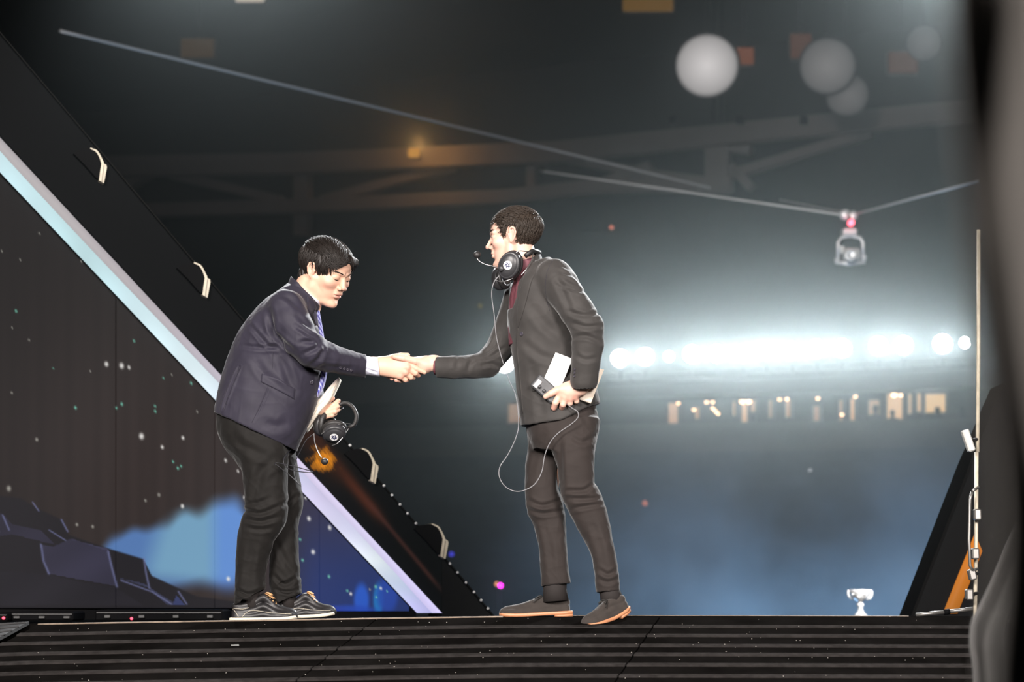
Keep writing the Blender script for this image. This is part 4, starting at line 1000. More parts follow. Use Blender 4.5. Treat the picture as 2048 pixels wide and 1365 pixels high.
# notepads and belt pack in his left hand
def pad(name, quad, wtop, wbot, thick, m, label, group=None):
    """quad: top-left, top-right, bottom-right, bottom-left in the picture plane; spiral on the bottom edge"""
    (a, b, c, d) = quad; r = empty(name, uw((c[0] + d[0]) / 2, (c[1] + d[1]) / 2, wbot), label, 'notepad', group)
    V = [u(*a, wtop), u(*b, wtop), u(*c, wbot), u(*d, wbot)]; V2 = [(x, y + thick, z) for x, y, z in V]
    def lay(t0, t1, g): return U2W(np.array([(x, y + t0, z) for x, y, z in V] + [(x, y + t1, z) for x, y, z in V]))
    q = [(0, 1, 2, 3), (4, 7, 6, 5), (0, 4, 5, 1), (1, 5, 6, 2), (2, 6, 7, 3), (3, 7, 4, 0)]
    MB().add(lay(0, thick * .8, 0), q).obj('pages', m, r); MB().add(lay(thick * .85, thick, 0), q).obj('back_cover', paper_c, r)
    C_, D_ = np.array(V[2]), np.array(V[3]); up = (np.array(V[0]) - D_); up /= np.linalg.norm(up); n = 13
    for i in range(n):
        p = D_ + (C_ - D_) * ((i + .5) / n); L = []
        for k in range(11):
            t = 2 * math.pi * k / 10; L.append(uv(p + up * (1.2 + 1.9 * math.cos(t)) + np.array([0, thick / 2 + (thick * .5 + 1.4) * math.sin(t), 0])))
        MB().tube(L, 0.0006, 5).obj('spiral_ring', wire_m, r)
    return r
pad('notepad', ((1109.5, 714.5), (1143, 727), (1118, 786), (1082.5, 775)), -77, -69, 3, paper, 'small white spiral notepad held up against the dark jacket')
pad('notepad', ((1190, 744), (1205, 748), (1179, 814), (1156, 806)), -76, -70, 3, paper_c, 'cream spiral notepad sticking out behind the hand below the sleeve')
bp = empty('belt_pack', uw(1088, 790, -70), 'dark grey box shaped belt pack gripped under white notepad', 'belt pack')
pk = mat('grey_pack_plastic', (0.06, 0.062, 0.066), 0.45, bump=(200, 0.1, 0.001), var=(40, .2))
def ubox(c, ax, hx, hy, hz, bev, name, m, parent):
    ax = np.array(ax, float); ax /= np.linalg.norm(ax); up = np.cross(ax, UY); mb = MB().bbox_bevel((0, 0, 0), (hx, hy, hz), bev)
    V = [np.array(c) + ax * x + UY * y - up * z * -1 for x, y, z in mb.v]
    return MB().add(U2W(np.array(V)), mb.f).obj(name, m, parent)
d_ = np.array([0.75, 0, -0.66])
ubox(u(1090, 786, -71), d_, 28, 5, 15, 2.5, 'case', pk, bp)
for i in range(3): 
    MB().lathe([(0.0075, 0), (0.0075, 0.009), (0.006, 0.0105), (0.0001, 0.0105)], uw(1078 + 9 * i, 782 + 8 * i, -75.5), (0, -1, 0), 12).obj('knob', hs_black, bp, True)
ubox(u(1074, 776, -76), d_, 5, 1.2, 9, 0.5, 'label_plate', hs_steel, bp)

# papers and headset in the left hand of the man on the left
pp = empty('notebook', uw(640, 830, 10), 'curled cream notebook seen edge on against the blue tie', 'notebook')
def curl(off, th, m, name, e=0):
    pts = [(679, 756), (664, 778), (651, 798), (634, 817), (622, 838), (610, 862)]; c = smooth_curve(pts, 6); t = np.gradient(c, axis=0); t /= np.linalg.norm(t, axis=1)[:, None]; nn = np.stack([t[:, 1], -t[:, 0]], 1)
    n = len(c); s_ = np.linspace(0, 1, n)[:, None]; bulge = np.sin(s_ * math.pi) ** .8
    A = c - nn * (off * bulge + 1.0); B = c - nn * ((off + th) * bulge + 1.8)
    V = []
    for w_ in (2, 52):
        V += [u(x, y, w_ + e) for x, y in A] + [u(x, y, w_ + e) for x, y in B]
    F_ = []
    for i in range(n - 1):
        F_ += [(i, i + 1, n + i + 1, n + i), (2 * n + i, 3 * n + i, 3 * n + i + 1, 2 * n + i + 1), (i, 2 * n + i, 2 * n + i + 1, i + 1), (n + i, n + i + 1, 3 * n + i + 1, 3 * n + i)]
    F_ += [(0, n, 3 * n, 2 * n), (n - 1, 3 * n - 1, 4 * n - 1, 2 * n - 1)]
    return MB().add(U2W(np.array(V)), F_).obj(name, m, pp, True)
for i in range(6): curl(-7 + 2.6 * i, 2.2, paper_c if i % 2 else mat('ivory_paper', (0.84, 0.79, 0.68), 0.7), 'page_block', (i % 3) * 1.2)
curl(-8.6, 1.2, mat('ivory_cover', (0.78, 0.70, 0.58), 0.7), 'cover')
hs1 = empty('headset', uw(665, 860, 15), 'black broadcast headset dangling from hand below the cream notebook', 'headset')
cup(hs1, u(668, 864, 4), (0.05, -0.72, -0.70), 21, 24, (0.3, 0.6, 0.7)); cup(hs1, u(644, 846, 34), (-0.80, 0.55, 0.1), 20, 25, (0.2, 0, 1), False)
band(hs1, 'headband', [(672, 812, 28), (682, 806, 27), (694, 806, 24), (705, 815, 20), (712, 831, 14), (708, 849, 8), (696, 856, 4)], 9, 4, hs_pad)
MB().tube(*utube([(643, 870, -8), (660, 858, -12), (676, 851, -10), (690, 848, -2), (700, 848, 6)], 0.0022)).obj('wire_frame', hs_steel, hs1, True)
MB().tube(*utube([(664, 892, 0), (676, 887, -4), (688, 872, -2), (698, 856, 4)], 0.0022)).obj('wire_frame', hs_steel, hs1, True)
MB().tube(*utube([(672, 824, 30), (678, 818, 30), (684, 814, 28)], 0.0024)).obj('wire_frame', hs_steel, hs1, True)
MB().tube(*utube([(662, 832, 30), (668, 838, 26), (666, 850, 20)], 0.0022)).obj('wire_frame', hs_steel, hs1, True)
boom(hs1, [(627, 866, 10), (629, 884, 4), (636, 904, -2), (644, 917, -5)], (650, 924, -6))
c1 = mesh('cord', *(lambda m: (m.v, m.f))(MB().tube(*utube([(626, 868, 10), (612, 880, 6), (602, 900, 0), (594, 930, -40), (594, 950, -58), (600, 966, -66), (609, 976, -70), (588, 956, -74), (566, 938, -82), (560, 934, -84), (566, 932, -84), (596, 938, -70), (626, 946, -60), (631, 948, -58), (618, 949, -60), (592, 945, -72), (578, 936, -78), (577, 920, -70), (584, 900, -10)], 0.0019))), cord_b, None, True)
tag(c1, 'tangled black headset cord hanging in loops before the black trousers', 'cord')
# ------------------------------------------------------------------ the place: stage, ramp, screen wall
def lin(c): return tuple(((x / 255) / 12.92 if x / 255 <= 0.04045 else ((x / 255 + 0.055) / 1.055) ** 2.4) for x in c)
def lina(c):
    c = np.asarray(c, float) / 255; return np.where(c <= 0.04045, c / 12.92, ((c + 0.055) / 1.055) ** 2.4)
def emitter(name, color, strength, base=(0.02, 0.02, 0.02), col=False, rough=0.4):
    if name in MATS: return MATS[name]
    m = mat(name, base, rough, spec=.03); b = m.node_tree.nodes['Principled BSDF']
    b.inputs['Emission Color'].default_value = (*color, 1); b.inputs['Emission Strength'].default_value = strength
    if col:
        a = m.node_tree.nodes.new('ShaderNodeAttribute'); a.attribute_name = 'Col'; m.node_tree.links.new(a.outputs['Color'], b.inputs['Emission Color'])
    return m
ramp_m = mat('black_painted_ply', (0.0048, 0.0043, 0.004), 0.9, spec=0, var=(6, 0.3), bump=(90, 0.25, 0.002)); strip_m = mat('grit_strip', (0.026, 0.0235, 0.0225), 0.95, spec=0, var=(25, 0.25), bump=(900, 0.8, 0.002)); lip_m = mat('bare_ply_edge', (0.20, 0.15, 0.11), 0.8, var=(20, 0.4))
black_m = mat('matt_black', (0.005, 0.005, 0.0055), 0.7, spec=.04); black_g = mat('satin_black', (0.005, 0.0055, 0.006), 0.6, spec=.08); metal_m = mat('grey_metal', (0.35, 0.34, 0.32), 0.35, metal=0.8); edge_lit_m = mat('edge_lit_cream', (0.60, 0.54, 0.42), 0.45, var=(30, 0.15))  # backlight on fixture edges and frame post is put into this cream
SL = math.tan(R(12.25)); YC = 8.38
EX = [-300, 0, 75, 300, 530, 750, 1000, 1300, 1930, 2400]; EY = [1258, 1252, 1250, 1246, 1242.3, 1238.5, 1235, 1234.5, 1236, 1237]
def crest(px): 
    p = P(px, float(np.interp(px, EX, EY)), YC); return p
def zc(x): 
    px = 1024 + x / YC * F * CT; return crest(px).z
def ramp_at(px, py):
    """where the line of sight meets the ramp"""
    d = ray(px, py); o = Vector((0, 0, CAMZ)); Y = 8.0
    for _ in range(12):
        p = o + d * (Y / d.y); z = zc(p.x) - SL * (YC - Y)
        # z along the ray = CAMZ + Y*d.z/d.y ; move Y to meet
        Y += (z - p.z) / (d.z / d.y - SL)
    return o + d * (Y / d.y)
# landing at the head of the ramp (floor) : strip of slab following the crest
xs = np.linspace(-3.2, 3.2, 60); top = []; 
floor_mb = MB()
def slab_strip(mb, f0, f1, x0, x1, z0, th, n=24):
    """x0/x1: functions of t in 0..1 giving the two side points; builds a thin warped board"""
    V = []
    for i in range(n + 1):
        t = i / n; a, b = f0(t), f1(t); V += [a, b, b - Vector((0, 0, th)), a - Vector((0, 0, th))]
    Fc = []
    for i in range(n):
        for k in range(4): Fc.append((i * 4 + k, i * 4 + (k + 1) % 4, i * 4 + 4 + (k + 1) % 4, i * 4 + 4 + k))
    Fc += [(0, 3, 2, 1), (n * 4, n * 4 + 1, n * 4 + 2, n * 4 + 3)]
    return mb.add(V, Fc)
fl = lambda y: (lambda t: Vector((-3.2 + 6.4 * t, y, zc((-3.2 + 6.4 * t) * YC / y))))
slab_strip(floor_mb, lambda t: Vector((-3.2 + 6.4 * t, YC, zc(-3.2 + 6.4 * t))), lambda t: Vector((-3.2 + 6.4 * t, 8.82, zc(-3.2 + 6.4 * t) + .001)), 0, 0, 0, 0.12)
floor = floor_mb.obj('floor', ramp_m); tag(floor, 'narrow black landing at the head of the ribbed stage ramp', None, None, 'structure')
# stage deck behind the landing on the left, carrying the screen wall
dk = MB(); slab_strip(dk, lambda t: Vector((-4.4 + 4.3 * t, 8.83, zc(-4.4 + 4.3 * t) - .012)), lambda t: Vector((-4.4 + 4.3 * t, 12.2, zc(-4.4 + 4.3 * t) - .03)), 0, 0, 0, 0.1)
dk.obj('stage_deck', black_m, floor)
# bare ply lip along the crest, left of the far shoe
lp = MB(); slab_strip(lp, lambda t: crest(76 + 930 * t) + Vector((0, -.006, .0035)), lambda t: crest(76 + 930 * t) + Vector((0, .012, .0045)), 0, 0, 0, 0.006); lp.obj('worn_lip', lip_m, floor)
lp = MB(); slab_strip(lp, lambda t: crest(1150 + 700 * t) + Vector((0, .34, .002)), lambda t: crest(1150 + 700 * t) + Vector((0, .355, .003)), 0, 0, 0, 0.006); lp.obj('worn_lip', lip_m, floor)
seams = [((75, 1250), (0, 1289)), ((755, 1238), (590, 1365)), ((1320, 1235), (1230, 1365)), ((2010, 1236.5), (2010, 1365))]
def seam_pt(s, py):
    (a, b), (c, d) = s; t = (py - b) / (d - b); return a + (c - a) * t
rows_y = [1255.5, 1273.5, 1294, 1311.5, 1332.5, 1354.5, 1377, 1399]
def on_ramp(px, dist, lift):
    """point at a given distance down the slope on the column that crosses photo column px at the crest-parallel row"""
    p = crest(px); Y = YC - dist; x = p.x * Y / YC
    return Vector((x, Y, zc(p.x) - SL * dist + lift))
D = []
for y in rows_y: D.append(YC - ramp_at(1024, y).y)
DEND = 1.32
def seam_x(s, dist):
    """photo column of a seam at this distance down the ramp"""
    lo, hi = 1225.0, 1450.0
    for _ in range(30):
        m = (lo + hi) / 2
        if YC - ramp_at(seam_pt(s, m), m).y < dist: lo = m
        else: hi = m
    return ramp_at(seam_pt(s, lo), lo).x
sx = {}
for k, s in enumerate(seams):
    for d in [0.0] + [x + e for x in D for e in (-.017, .017)] + [DEND]: sx[(k, round(d, 4))] = seam_x(s, max(d, 0.002))
def rx(x, d, lift): return Vector((x, YC - d, zc(x * YC / (YC - d)) - SL * d + lift))
for k in range(3):
    g = .0035
    n = 14; rowsd = sorted([0.0, DEND] + [x + e for x in D for e in (-.017, .017) if x + .017 < DEND]); V = []; nr = len(rowsd)
    for d in rowsd:
        p0, q0 = sx[(k, round(d, 4))] + g, sx[(k + 1, round(d, 4))] - g
        for i in range(n + 1): V.append(rx(p0 + (q0 - p0) * i / n, d, 0))
    N = len(V); V += [p - Vector((0, 0, .03)) for p in V]; W_ = n + 1
    Fq = [(j * W_ + i, j * W_ + i + 1, (j + 1) * W_ + i + 1, (j + 1) * W_ + i) for j in range(nr - 1) for i in range(n)]; Fq += [tuple(x + N for x in f_[::-1]) for f_ in Fq]
    per = list(range(W_)) + [j * W_ + n for j in range(1, nr)] + [(nr - 1) * W_ + i for i in range(n - 1, -1, -1)] + [j * W_ for j in range(nr - 2, 0, -1)]
    Fq += [(per[i], per[(i + 1) % len(per)], per[(i + 1) % len(per)] + N, per[i] + N) for i in range(len(per))]
    pn = MB().add(V, Fq).obj('ramp_panel', ramp_m, floor)
    Fc = [(i * 4 + q, i * 4 + (q + 1) % 4, i * 4 + 4 + (q + 1) % 4, i * 4 + 4 + q) for i in range(n) for q in range(4)] + [(0, 3, 2, 1), (n * 4, n * 4 + 1, n * 4 + 2, n * 4 + 3)]
    for d in D:
        if d + .017 > DEND: continue
        u0, u1 = round(d - .017, 4), round(d + .017, 4)
        p0, p1, q0, q1 = sx[(k, u0)] + g, sx[(k, u1)] + g, sx[(k + 1, u0)] - g, sx[(k + 1, u1)] - g
        V = []
        for i in range(n + 1):
            t = i / n; A = rx(p0 + (q0 - p0) * t, d - .017, 0.0); B = rx(p1 + (q1 - p1) * t, d + .017, 0.0); u_ = Vector((0, 0, .006)); ch = Vector((0, .003, 0))
            V += [A, A + u_ - ch, B + u_ + ch, B]
        MB().add(V, Fc).obj('grip_strip', strip_m, pn)
# grit and confetti flecks trodden into the ramp
fk = MB(); rs = random.Random(11)
for i in range(130):
    d = rs.uniform(-.02, 1.0); x = rs.uniform(-1.9, 1.7); c = rx(x, d, .007 if d > 0 else .002); a = rs.random() * 6.28; L = rs.uniform(.0006, .002)
    e1 = Vector((math.cos(a), math.sin(a), math.sin(a) * SL)) * L; e2 = Vector((-math.sin(a), math.cos(a), math.cos(a) * SL)) * L * .6; up = Vector((0, 0, .0012))
    fk.add([c - e1 - e2, c + e1 - e2, c + e1 + e2, c - e1 + e2, c - e1 - e2 + up, c + e1 - e2 + up, c + e1 + e2 + up, c - e1 + e2 + up], [(4, 5, 6, 7), (0, 1, 5, 4), (1, 2, 6, 5), (2, 3, 7, 6), (3, 0, 4, 7)])
o = fk.obj('grit', mat('pale_grit', (0.42, 0.38, 0.34), 0.8)); tag(o, 'pale grit and flecks scattered over the black ramp', 'grit', None, 'stuff')
c = ramp_at(470, 1296); sc_ = MB().bbox_bevel(c + Vector((0, 0, .009)), (.016, .006, .0016), .0007, Matrix.Rotation(.12, 3, 'Z')).obj('paper_scrap', paper); tag(sc_, 'small white paper scrap lying on the ramp below the leather shoes', 'paper scrap')
# rubber mat at the left edge of the ramp
mt = MB(); A = [ramp_at(-25, 1256), ramp_at(58, 1251.5), ramp_at(2, 1282), ramp_at(-25, 1292)]
V = [p + Vector((0, 0, .016)) for p in A] + [p + Vector((0, 0, .002)) for p in A]
mt.add(V, [(0, 1, 2, 3), (7, 6, 5, 4)] + [(i, i + 4, (i + 1) % 4 + 4, (i + 1) % 4) for i in range(4)]); mo = empty('rubber_mat', A[2], 'black ribbed rubber mat at the left end of the ramp', 'mat'); mt.obj('mat_base', mat('rubber', (0.02, 0.02, 0.021), 0.7, bump=(60, .4, .004)), mo)
for i in range(4):
    t0 = (i + .5) / 4; a = A[0].lerp(A[3], t0); b = A[1].lerp(A[2], t0); MB().tube([a + Vector((0, 0, .017)), b + Vector((0, 0, .017))], .005, 6).obj('rib', MATS['rubber'], mo)

# ---------------- screen wall on the left: LED screen, lit edge, dark outer face with fixtures
LW = Plane(0, 10.6, 985, 11.4)
def yU(x): return 275 + (x - 0) * (1228 - 275) / 885.0          # upper edge of the lit bar
def yL(x): return 345 + (x - 0) * (1228 - 345) / 835.0          # lower edge of the lit bar
def yO(x): return 290 + (x - 190) * (1230 - 290) / 795.0        # outer edge of the dark face
def pip(X, Y, poly):
    r = np.zeros(X.shape, bool); n = len(poly)
    for i in range(n):
        (x0, y0), (x1, y1) = poly[i], poly[(i + 1) % n]
        if y0 == y1: continue
        c = ((Y < y0) != (Y < y1)) & (X < (x1 - x0) * (Y - y0) / (y1 - y0) + x0); r ^= c
    return r
def stroke(X, Y, pts):
    d = np.full(X.shape, 1e9)
    for (x0, y0), (x1, y1) in zip(pts[:-1], pts[1:]):
        t = np.clip(((X - x0) * (x1 - x0) + (Y - y0) * (y1 - y0)) / max((x1 - x0) ** 2 + (y1 - y0) ** 2, 1e-6), 0, 1)
        d = np.minimum(d, np.hypot(X - x0 - t * (x1 - x0), Y - y0 - t * (y1 - y0)))
    return d
c2 = lambda L: [(x / 2.4375, 700 + y / 2.4375) for x, y in L]
c3 = lambda x, y: (540 + x / 3.33, 850 + y / 3.33)
def sm(a, b, x): t = np.clip((x - a) / (b - a), 0, 1); return t * t * (3 - 2 * t)
def screen_col(X, Y):
    """the night-sky picture the LED wall shows (flat screen content)"""
    t = sm(450, 950, Y)[:, None]; C = np.array([27, 24, 22.]) * (1 - t) + np.array([49, 41, 39.]) * t
    C = C * (0.72 + 0.28 * sm(-50, 260, X))[:, None]
    C *= (1 + 0.05 * np.sin(X * .17) * np.sin(X * .05 + 1))[:, None]
    k = sm(520, 640, X)[:, None]; C = C * (1 - k) + (np.array([52, 46, 62.]) * (1 - sm(930, 1200, Y)[:, None]) + np.array([36, 52, 104.]) * sm(930, 1200, Y)[:, None]) * k
    # cloud bank
    d = np.full(X.shape, 60.0); XW = X + 6 * np.sin(Y * .045) + 3 * np.sin(Y * .11 + X * .03); YW = Y + (5 * np.sin(X * .043) + 2.5 * np.sin(X * .12 + 1)) * sm(1150, 1090, Y)
    for cx, cy_, rx_, ry_ in ((268, 1112, 66, 58), (330, 1120, 66, 60), (385, 1095, 62, 76), (440, 1090, 52, 84), (466, 1092, 50, 86)):
        e = (np.sqrt(((XW - cx) / rx_) ** 2 + ((YW - cy_) / ry_) ** 2) - 1) * min(rx_, ry_); hh = np.clip(.5 + .5 * (d - e) / 26, 0, 1); d = d * (1 - hh) + e * hh - 26 * hh * (1 - hh)
    m = sm(12, -16, d)
    a = sm(280, 345, X + .3 * (Y - 1080)); b = sm(405, 450, X); cc = np.array([82, 118, 172.]) * (1 - a)[:, None] + np.array([112, 156, 186.]) * a[:, None]; cc = cc * (1 - b)[:, None] + np.array([96, 140, 206.]) * b[:, None]
    low = sm(1130, 1195, Y - .1 * (X - 300))[:, None]; cc = cc * (1 - low) + np.array([62, 84, 142.]) * low
    C = C * (1 - m[:, None]) + cc * m[:, None]
    # blue figures low on the right
    for cx, cy_, rx_, ry_, col in ((723, 1202, 16, 36, (42, 92, 200)), (757, 1200, 11, 34, (34, 120, 190)), (700, 1228, 60, 18, (36, 70, 170)), (655, 1225, 40, 14, (40, 60, 150)), (775, 1190, 22, 40, (40, 70, 160))):
        q = np.sqrt(((X - cx) / rx_) ** 2 + ((Y - cy_) / ry_) ** 2); w_ = sm(1.25, .6, q)[:, None] * .85; C = C * (1 - w_) + np.array(col, float) * w_
    # rocks
    ridge = c2([(-200, 700), (0, 712), (100, 722), (180, 772), (310, 832), (335, 902), (520, 966), (700, 1020), (740, 1102), (870, 1162), (960, 1202), (1140, 1226), (1300, 1240)])
    ry = np.interp(X, [p[0] for p in ridge], [p[1] for p in ridge]); rk = sm(-2, 3, Y - ry) * (X < 530); C = C * (1 - rk[:, None]) + np.array([29, 27, 31.]) * rk[:, None]
    for poly, col in (([(195, 950), (235, 1092), (330, 1110), (565, 1152), (530, 985), (350, 920), (260, 960)], (52, 50, 68)), ([(-200, 800), (10, 800), (60, 850), (200, 880), (270, 950), (180, 930), (60, 900), (-200, 940)], (45, 43, 58)), ([(570, 1110), (720, 1160), (815, 1246), (870, 1246), (760, 1180), (700, 1140)], (54, 56, 78)),
                      ([(0, 1080), (230, 1095), (420, 1140), (560, 1160), (700, 1246), (0, 1246)], (34, 32, 38)), ([(340, 925), (520, 968), (535, 985), (350, 925)], (60, 58, 80)), ([(860, 1200), (905, 1246), (840, 1246)], (58, 66, 110))):
        ins = pip(X, Y, c2(poly)); C[ins] = np.array(col, float) * (0.94 + 0.06 * np.sin(X[ins] * .031 + Y[ins] * .052))[:, None]
    for pts, wd in (([(200, 950), (212, 1030), (238, 1092)], 2.2), ([(528, 985), (545, 1060), (570, 1155)], 2.2), ([(702, 1020), (712, 1090), (728, 1162)], 2.0), ([(160, 745), (188, 785)], 1.6), ([(300, 830), (330, 886)], 1.8), ([(14, 808), (44, 878)], 1.8), ([(590, 1125), (740, 1180), (835, 1240)], 1.6), ([(870, 1180), (910, 1240)], 1.8), ([(240, 880), (320, 930)], 1.4)):
        w_ = np.exp(-(stroke(X, Y, c2(pts)) / wd) ** 2)[:, None] * .8; C = C * (1 - w_) + np.array([106, 110, 150.]) * w_
    W = (228, 226, 222.); T_ = (110, 190, 168.); G_ = (150, 148, 140.)
    st = [(x / 2.4375, 700 + y / 2.4375, r / 2.4375, q) for x, y, r, q in ((519, 70, 12, W), (593, 78, 14, W), (629, 86, 9, W), (690, 422, 15, W), (179, 438, 9, G_), (43, 677, 14, G_), (892, 430, 9, W), (791, 475, 9, W), (775, 708, 9, G_), (889, 763, 10, W), (844, 546, 6, T_), (867, 578, 7, T_), (883, 568, 6, T_), (594, 265, 8, T_), (368, 283, 8, T_), (757, 300, 7, T_), (756, 275, 6, T_), (932, 163, 7, T_), (961, 302, 6, G_), (375, 853, 8, G_), (452, 863, 8, G_), (709, 736, 7, G_), (796, 138, 5, T_), (1100, 540, 8, W), (1160, 592, 7, W), (1192, 722, 9, W), (57, 210, 6, G_), (1113, 1118, 11, W), (568, 283, 6, T_), (838, 122, 5, G_), (440, 105, 5, G_))]
    st += [(*c3(x, y), r / 3.33, q) for x, y, r, q in ((259, 626, 15, W), (398, 686, 15, W), (287, 848, 16, W), (201, 765, 9, T_), (217, 903, 10, T_), (393, 1012, 11, T_), (704, 1080, 11, T_), (738, 1090, 10, W), (665, 1098, 8, G_), (538, 1127, 11, W), (515, 1107, 9, T_), (236, 487, 10, W), (708, 1150, 8, T_), (780, 1110, 7, T_))]
    st += [(x / 2.73, 250 + y / 2.73, r / 2.73, q) for x, y, r, q in ((111, 737, 6, G_), (444, 746, 6, G_), (612, 909, 7, T_), (88, 1017, 8, T_), (158, 1175, 6, G_), (732, 1180, 7, T_), (215, 593, 6, G_), (10, 690, 6, G_), (66, 1108, 5, G_), (290, 1330, 5, T_))]
    for x, y, r, q in st:
        w_ = np.exp(-(((X - x) / (r * .8)) ** 2 + ((Y - y) / (r * 1.05)) ** 2) ** 1.5)[:, None] * .95; C = C * (1 - w_) + np.array(q) * w_
    return lina(np.clip(C, 0, 255))
scr_m = emitter('led_screen_face', (1, 1, 1), 1.0, (0.008, 0.008, 0.009), True, 0.5)
def grid_panel(name, x0, x1, ytop, ybot, step, colf, m, parent, off, thick):
    nx = max(int((x1 - x0) / step), 2); xx = np.linspace(x0, x1, nx + 1); ny = max(int(max(ybot(x) - ytop(x) for x in (x0, x1)) / step), 2)
    X = np.repeat(xx, ny + 1); t = np.tile(np.linspace(0, 1, ny + 1), nx + 1); yt = np.repeat([ytop(x) for x in xx], ny + 1); yb = np.repeat([ybot(x) for x in xx], ny + 1); Y = yt + (yb - yt) * t
    V = np.array([LW.at(a, b, off) for a, b in zip(X, Y)]); W_ = ny + 1; i, j = np.meshgrid(np.arange(nx), np.arange(ny), indexing='ij'); b0 = (i * W_ + j).ravel()
    Fq = np.stack([b0, b0 + 1, b0 + W_ + 1, b0 + W_], 1); C = colf(X, Y)
    # solid body behind the lit face
    loop = [k for k in range(ny + 1)] + [a * W_ + ny for a in range(1, nx + 1)] + [nx * W_ + k for k in range(ny - 1, -1, -1)] + [a * W_ for a in range(nx - 1, 0, -1)]
    B = V[loop] + np.array(LW.n) * thick; n0 = len(V); V = np.concatenate([V, B]); C = np.concatenate([C, np.zeros((len(loop), 3))]); L = len(loop)
    side = np.array([(loop[q], n0 + q, n0 + (q + 1) % L, loop[(q + 1) % L]) for q in range(L)])
    return mesh(name, V, np.concatenate([Fq, side]), m, parent, False, C)
wall = empty('screen_wall', LW.at(380, 1236), 'tall raking LED screen wall showing starry sky and blue clouds, with a glowing white edge', 'screen wall')
for a, b in ((-70, 231.4), (232.6, 429), (430, 639), (640, 818)):
    grid_panel('led_panel', a, b, lambda x: yL(x) + 4, lambda x: 1217 + (x > 500) * 6, 2.3, screen_col, scr_m, wall, 0, 0.06)
MB().slab([(-75, yL(-75) + 3), (832, yL(832)), (832, 1238), (-75, 1238)], LW, 0.18, -0.065).obj('backing', black_m, wall)
MB().slab([(-75, 1218.5), (832, 1224.5), (832, 1240), (-75, 1240)], LW, 0.08, 0.01).obj('plinth', black_m, wall)
# lit edge bar in two facets
def keyc(x, keys): return np.stack([np.interp(x, [k[0] for k in keys], [k[1][i] for k in keys]) for i in range(3)], 1)
kA = [(-60, (150, 190, 200)), (60, (160, 205, 215)), (180, (140, 188, 196)), (260, (165, 205, 215)), (420, (196, 218, 226)), (600, (178, 184, 222)), (660, (182, 176, 214)), (720, (198, 200, 232)), (780, (215, 226, 234)), (830, (190, 204, 232)), (870, (186, 186, 236))]
kB = [(-60, (104, 100, 108)), (120, (112, 108, 114)), (300, (118, 112, 122)), (440, (150, 144, 160)), (600, (186, 176, 210)), (760, (196, 190, 222)), (885, (200, 192, 236))]
n = 120; xs_ = np.linspace(-70, 884, n + 1); V = []; C = []
for q, x in enumerate(xs_):
    t = q / n; xl = -70 + (834 + 70) * t; U_ = (x, yU(x)); L_ = (xl, yL(xl)); g = 0.36 + 0.06 * math.sin(t * 7); M_ = (U_[0] + (L_[0] - U_[0]) * g, U_[1] + (L_[1] - U_[1]) * g)
    for p, off in ((L_, 0.0), (L_, .05), (M_, .065), (M_, .065), (U_, .01), (U_, -.1), (L_, -.1)): V.append(LW.at(p[0], p[1], off))
    ca = keyc(np.array([x]), kA)[0]; cb_ = keyc(np.array([x]), kB)[0]; rip = 1 + .05 * math.sin(x * .06) 
    for cc in ((0, 0, 0), ca * rip, ca * .95, cb_, cb_ * 1.08, (0, 0, 0), (0, 0, 0)): C.append(lina(np.clip(cc, 0, 255)))
Fq = [(i * 7 + k, i * 7 + k + 1, i * 7 + 8 + k, i * 7 + 7 + k) for i in range(n) for k in range(6)]
mesh('lit_edge', V, np.array(Fq), emitter('edge_light', (1, 1, 1), 1.0, (0.3, 0.3, 0.3), True, 0.4), wall, False, np.array(C))
# dark outer face with flame picture
def flame_col(X, Y):
    C = np.tile(np.array([7, 9, 9.]), (len(X), 1)); u_ = (X - 640) * .64 + (Y - 920) * .77; v_ = (X - 640) * .77 - (Y - 920) * .64
    for a, b, wd, col, k in ((-60, 150, 13, (84, 40, 24), .8), (120, 330, 5, (70, 40, 34), .7), (-140, 40, 26, (44, 24, 14), .8)):
        off = 18 if k == .8 and wd == 13 else (20 if wd == 5 else 8)
        w_ = np.exp(-((v_ - off) / wd) ** 2) * sm(a - 30, a + 30, u_) * sm(b + 60, b - 20, u_) * k; C = C * (1 - w_[:, None]) + np.array(col, float) * w_[:, None]
    nz = np.sin(X * .23 + 2 * np.sin(Y * .17)) + np.sin(Y * .31 + 1.5 * np.sin(X * .21 + 1)) + .7 * np.sin(X * .61 + Y * .47) + .5 * np.sin(X * .9 - Y * .8)
    body = np.exp(-((v_ - 6 - u_ * .1) / 24) ** 2 - ((u_ + 2) / 44) ** 2) + .8 * np.exp(-((X - 632) / 30) ** 2 - ((Y - 932) / 16) ** 2) + .7 * np.exp(-((X - 655) / 16) ** 2 - ((Y - 915) / 22) ** 2)
    m = sm(.75, 1.35, body + nz * .22); C = C * (1 - m[:, None]) + (np.array([228, 138, 26.]) * (1 - .3 * sm(-1, 1.5, nz))[:, None]) * m[:, None]
    return lina(np.clip(C, 0, 255))
grid_panel('fascia', -80, 560, lambda x: yO(x), lambda x: yU(x) - 1, 9, flame_col, emitter('fascia_face', (1, 1, 1), 1.0, (0.003, 0.003, 0.0035), True, .6), wall, -.01, 0.3)
grid_panel('fascia', 560, 884, lambda x: yO(x), lambda x: yU(x) - 1, 2.6, flame_col, MATS['fascia_face'], wall, -.01, 0.3)
MB().slab([(884, yO(884)), (985, 1230), (985, 1240), (884, 1240)], LW, 0.3, -.01).obj('fascia_foot', black_g, wall)
MB().slab([(-80, yO(-80) - 3), (988, yO(988) - 3), (988, yO(988) + 1.2), (-80, yO(-80) + 1.2)], LW, 0.34, 0.012).obj('outer_rail', mat('dark_rail', (0.006, 0.006, 0.006), 0.6, spec=.03), wall)
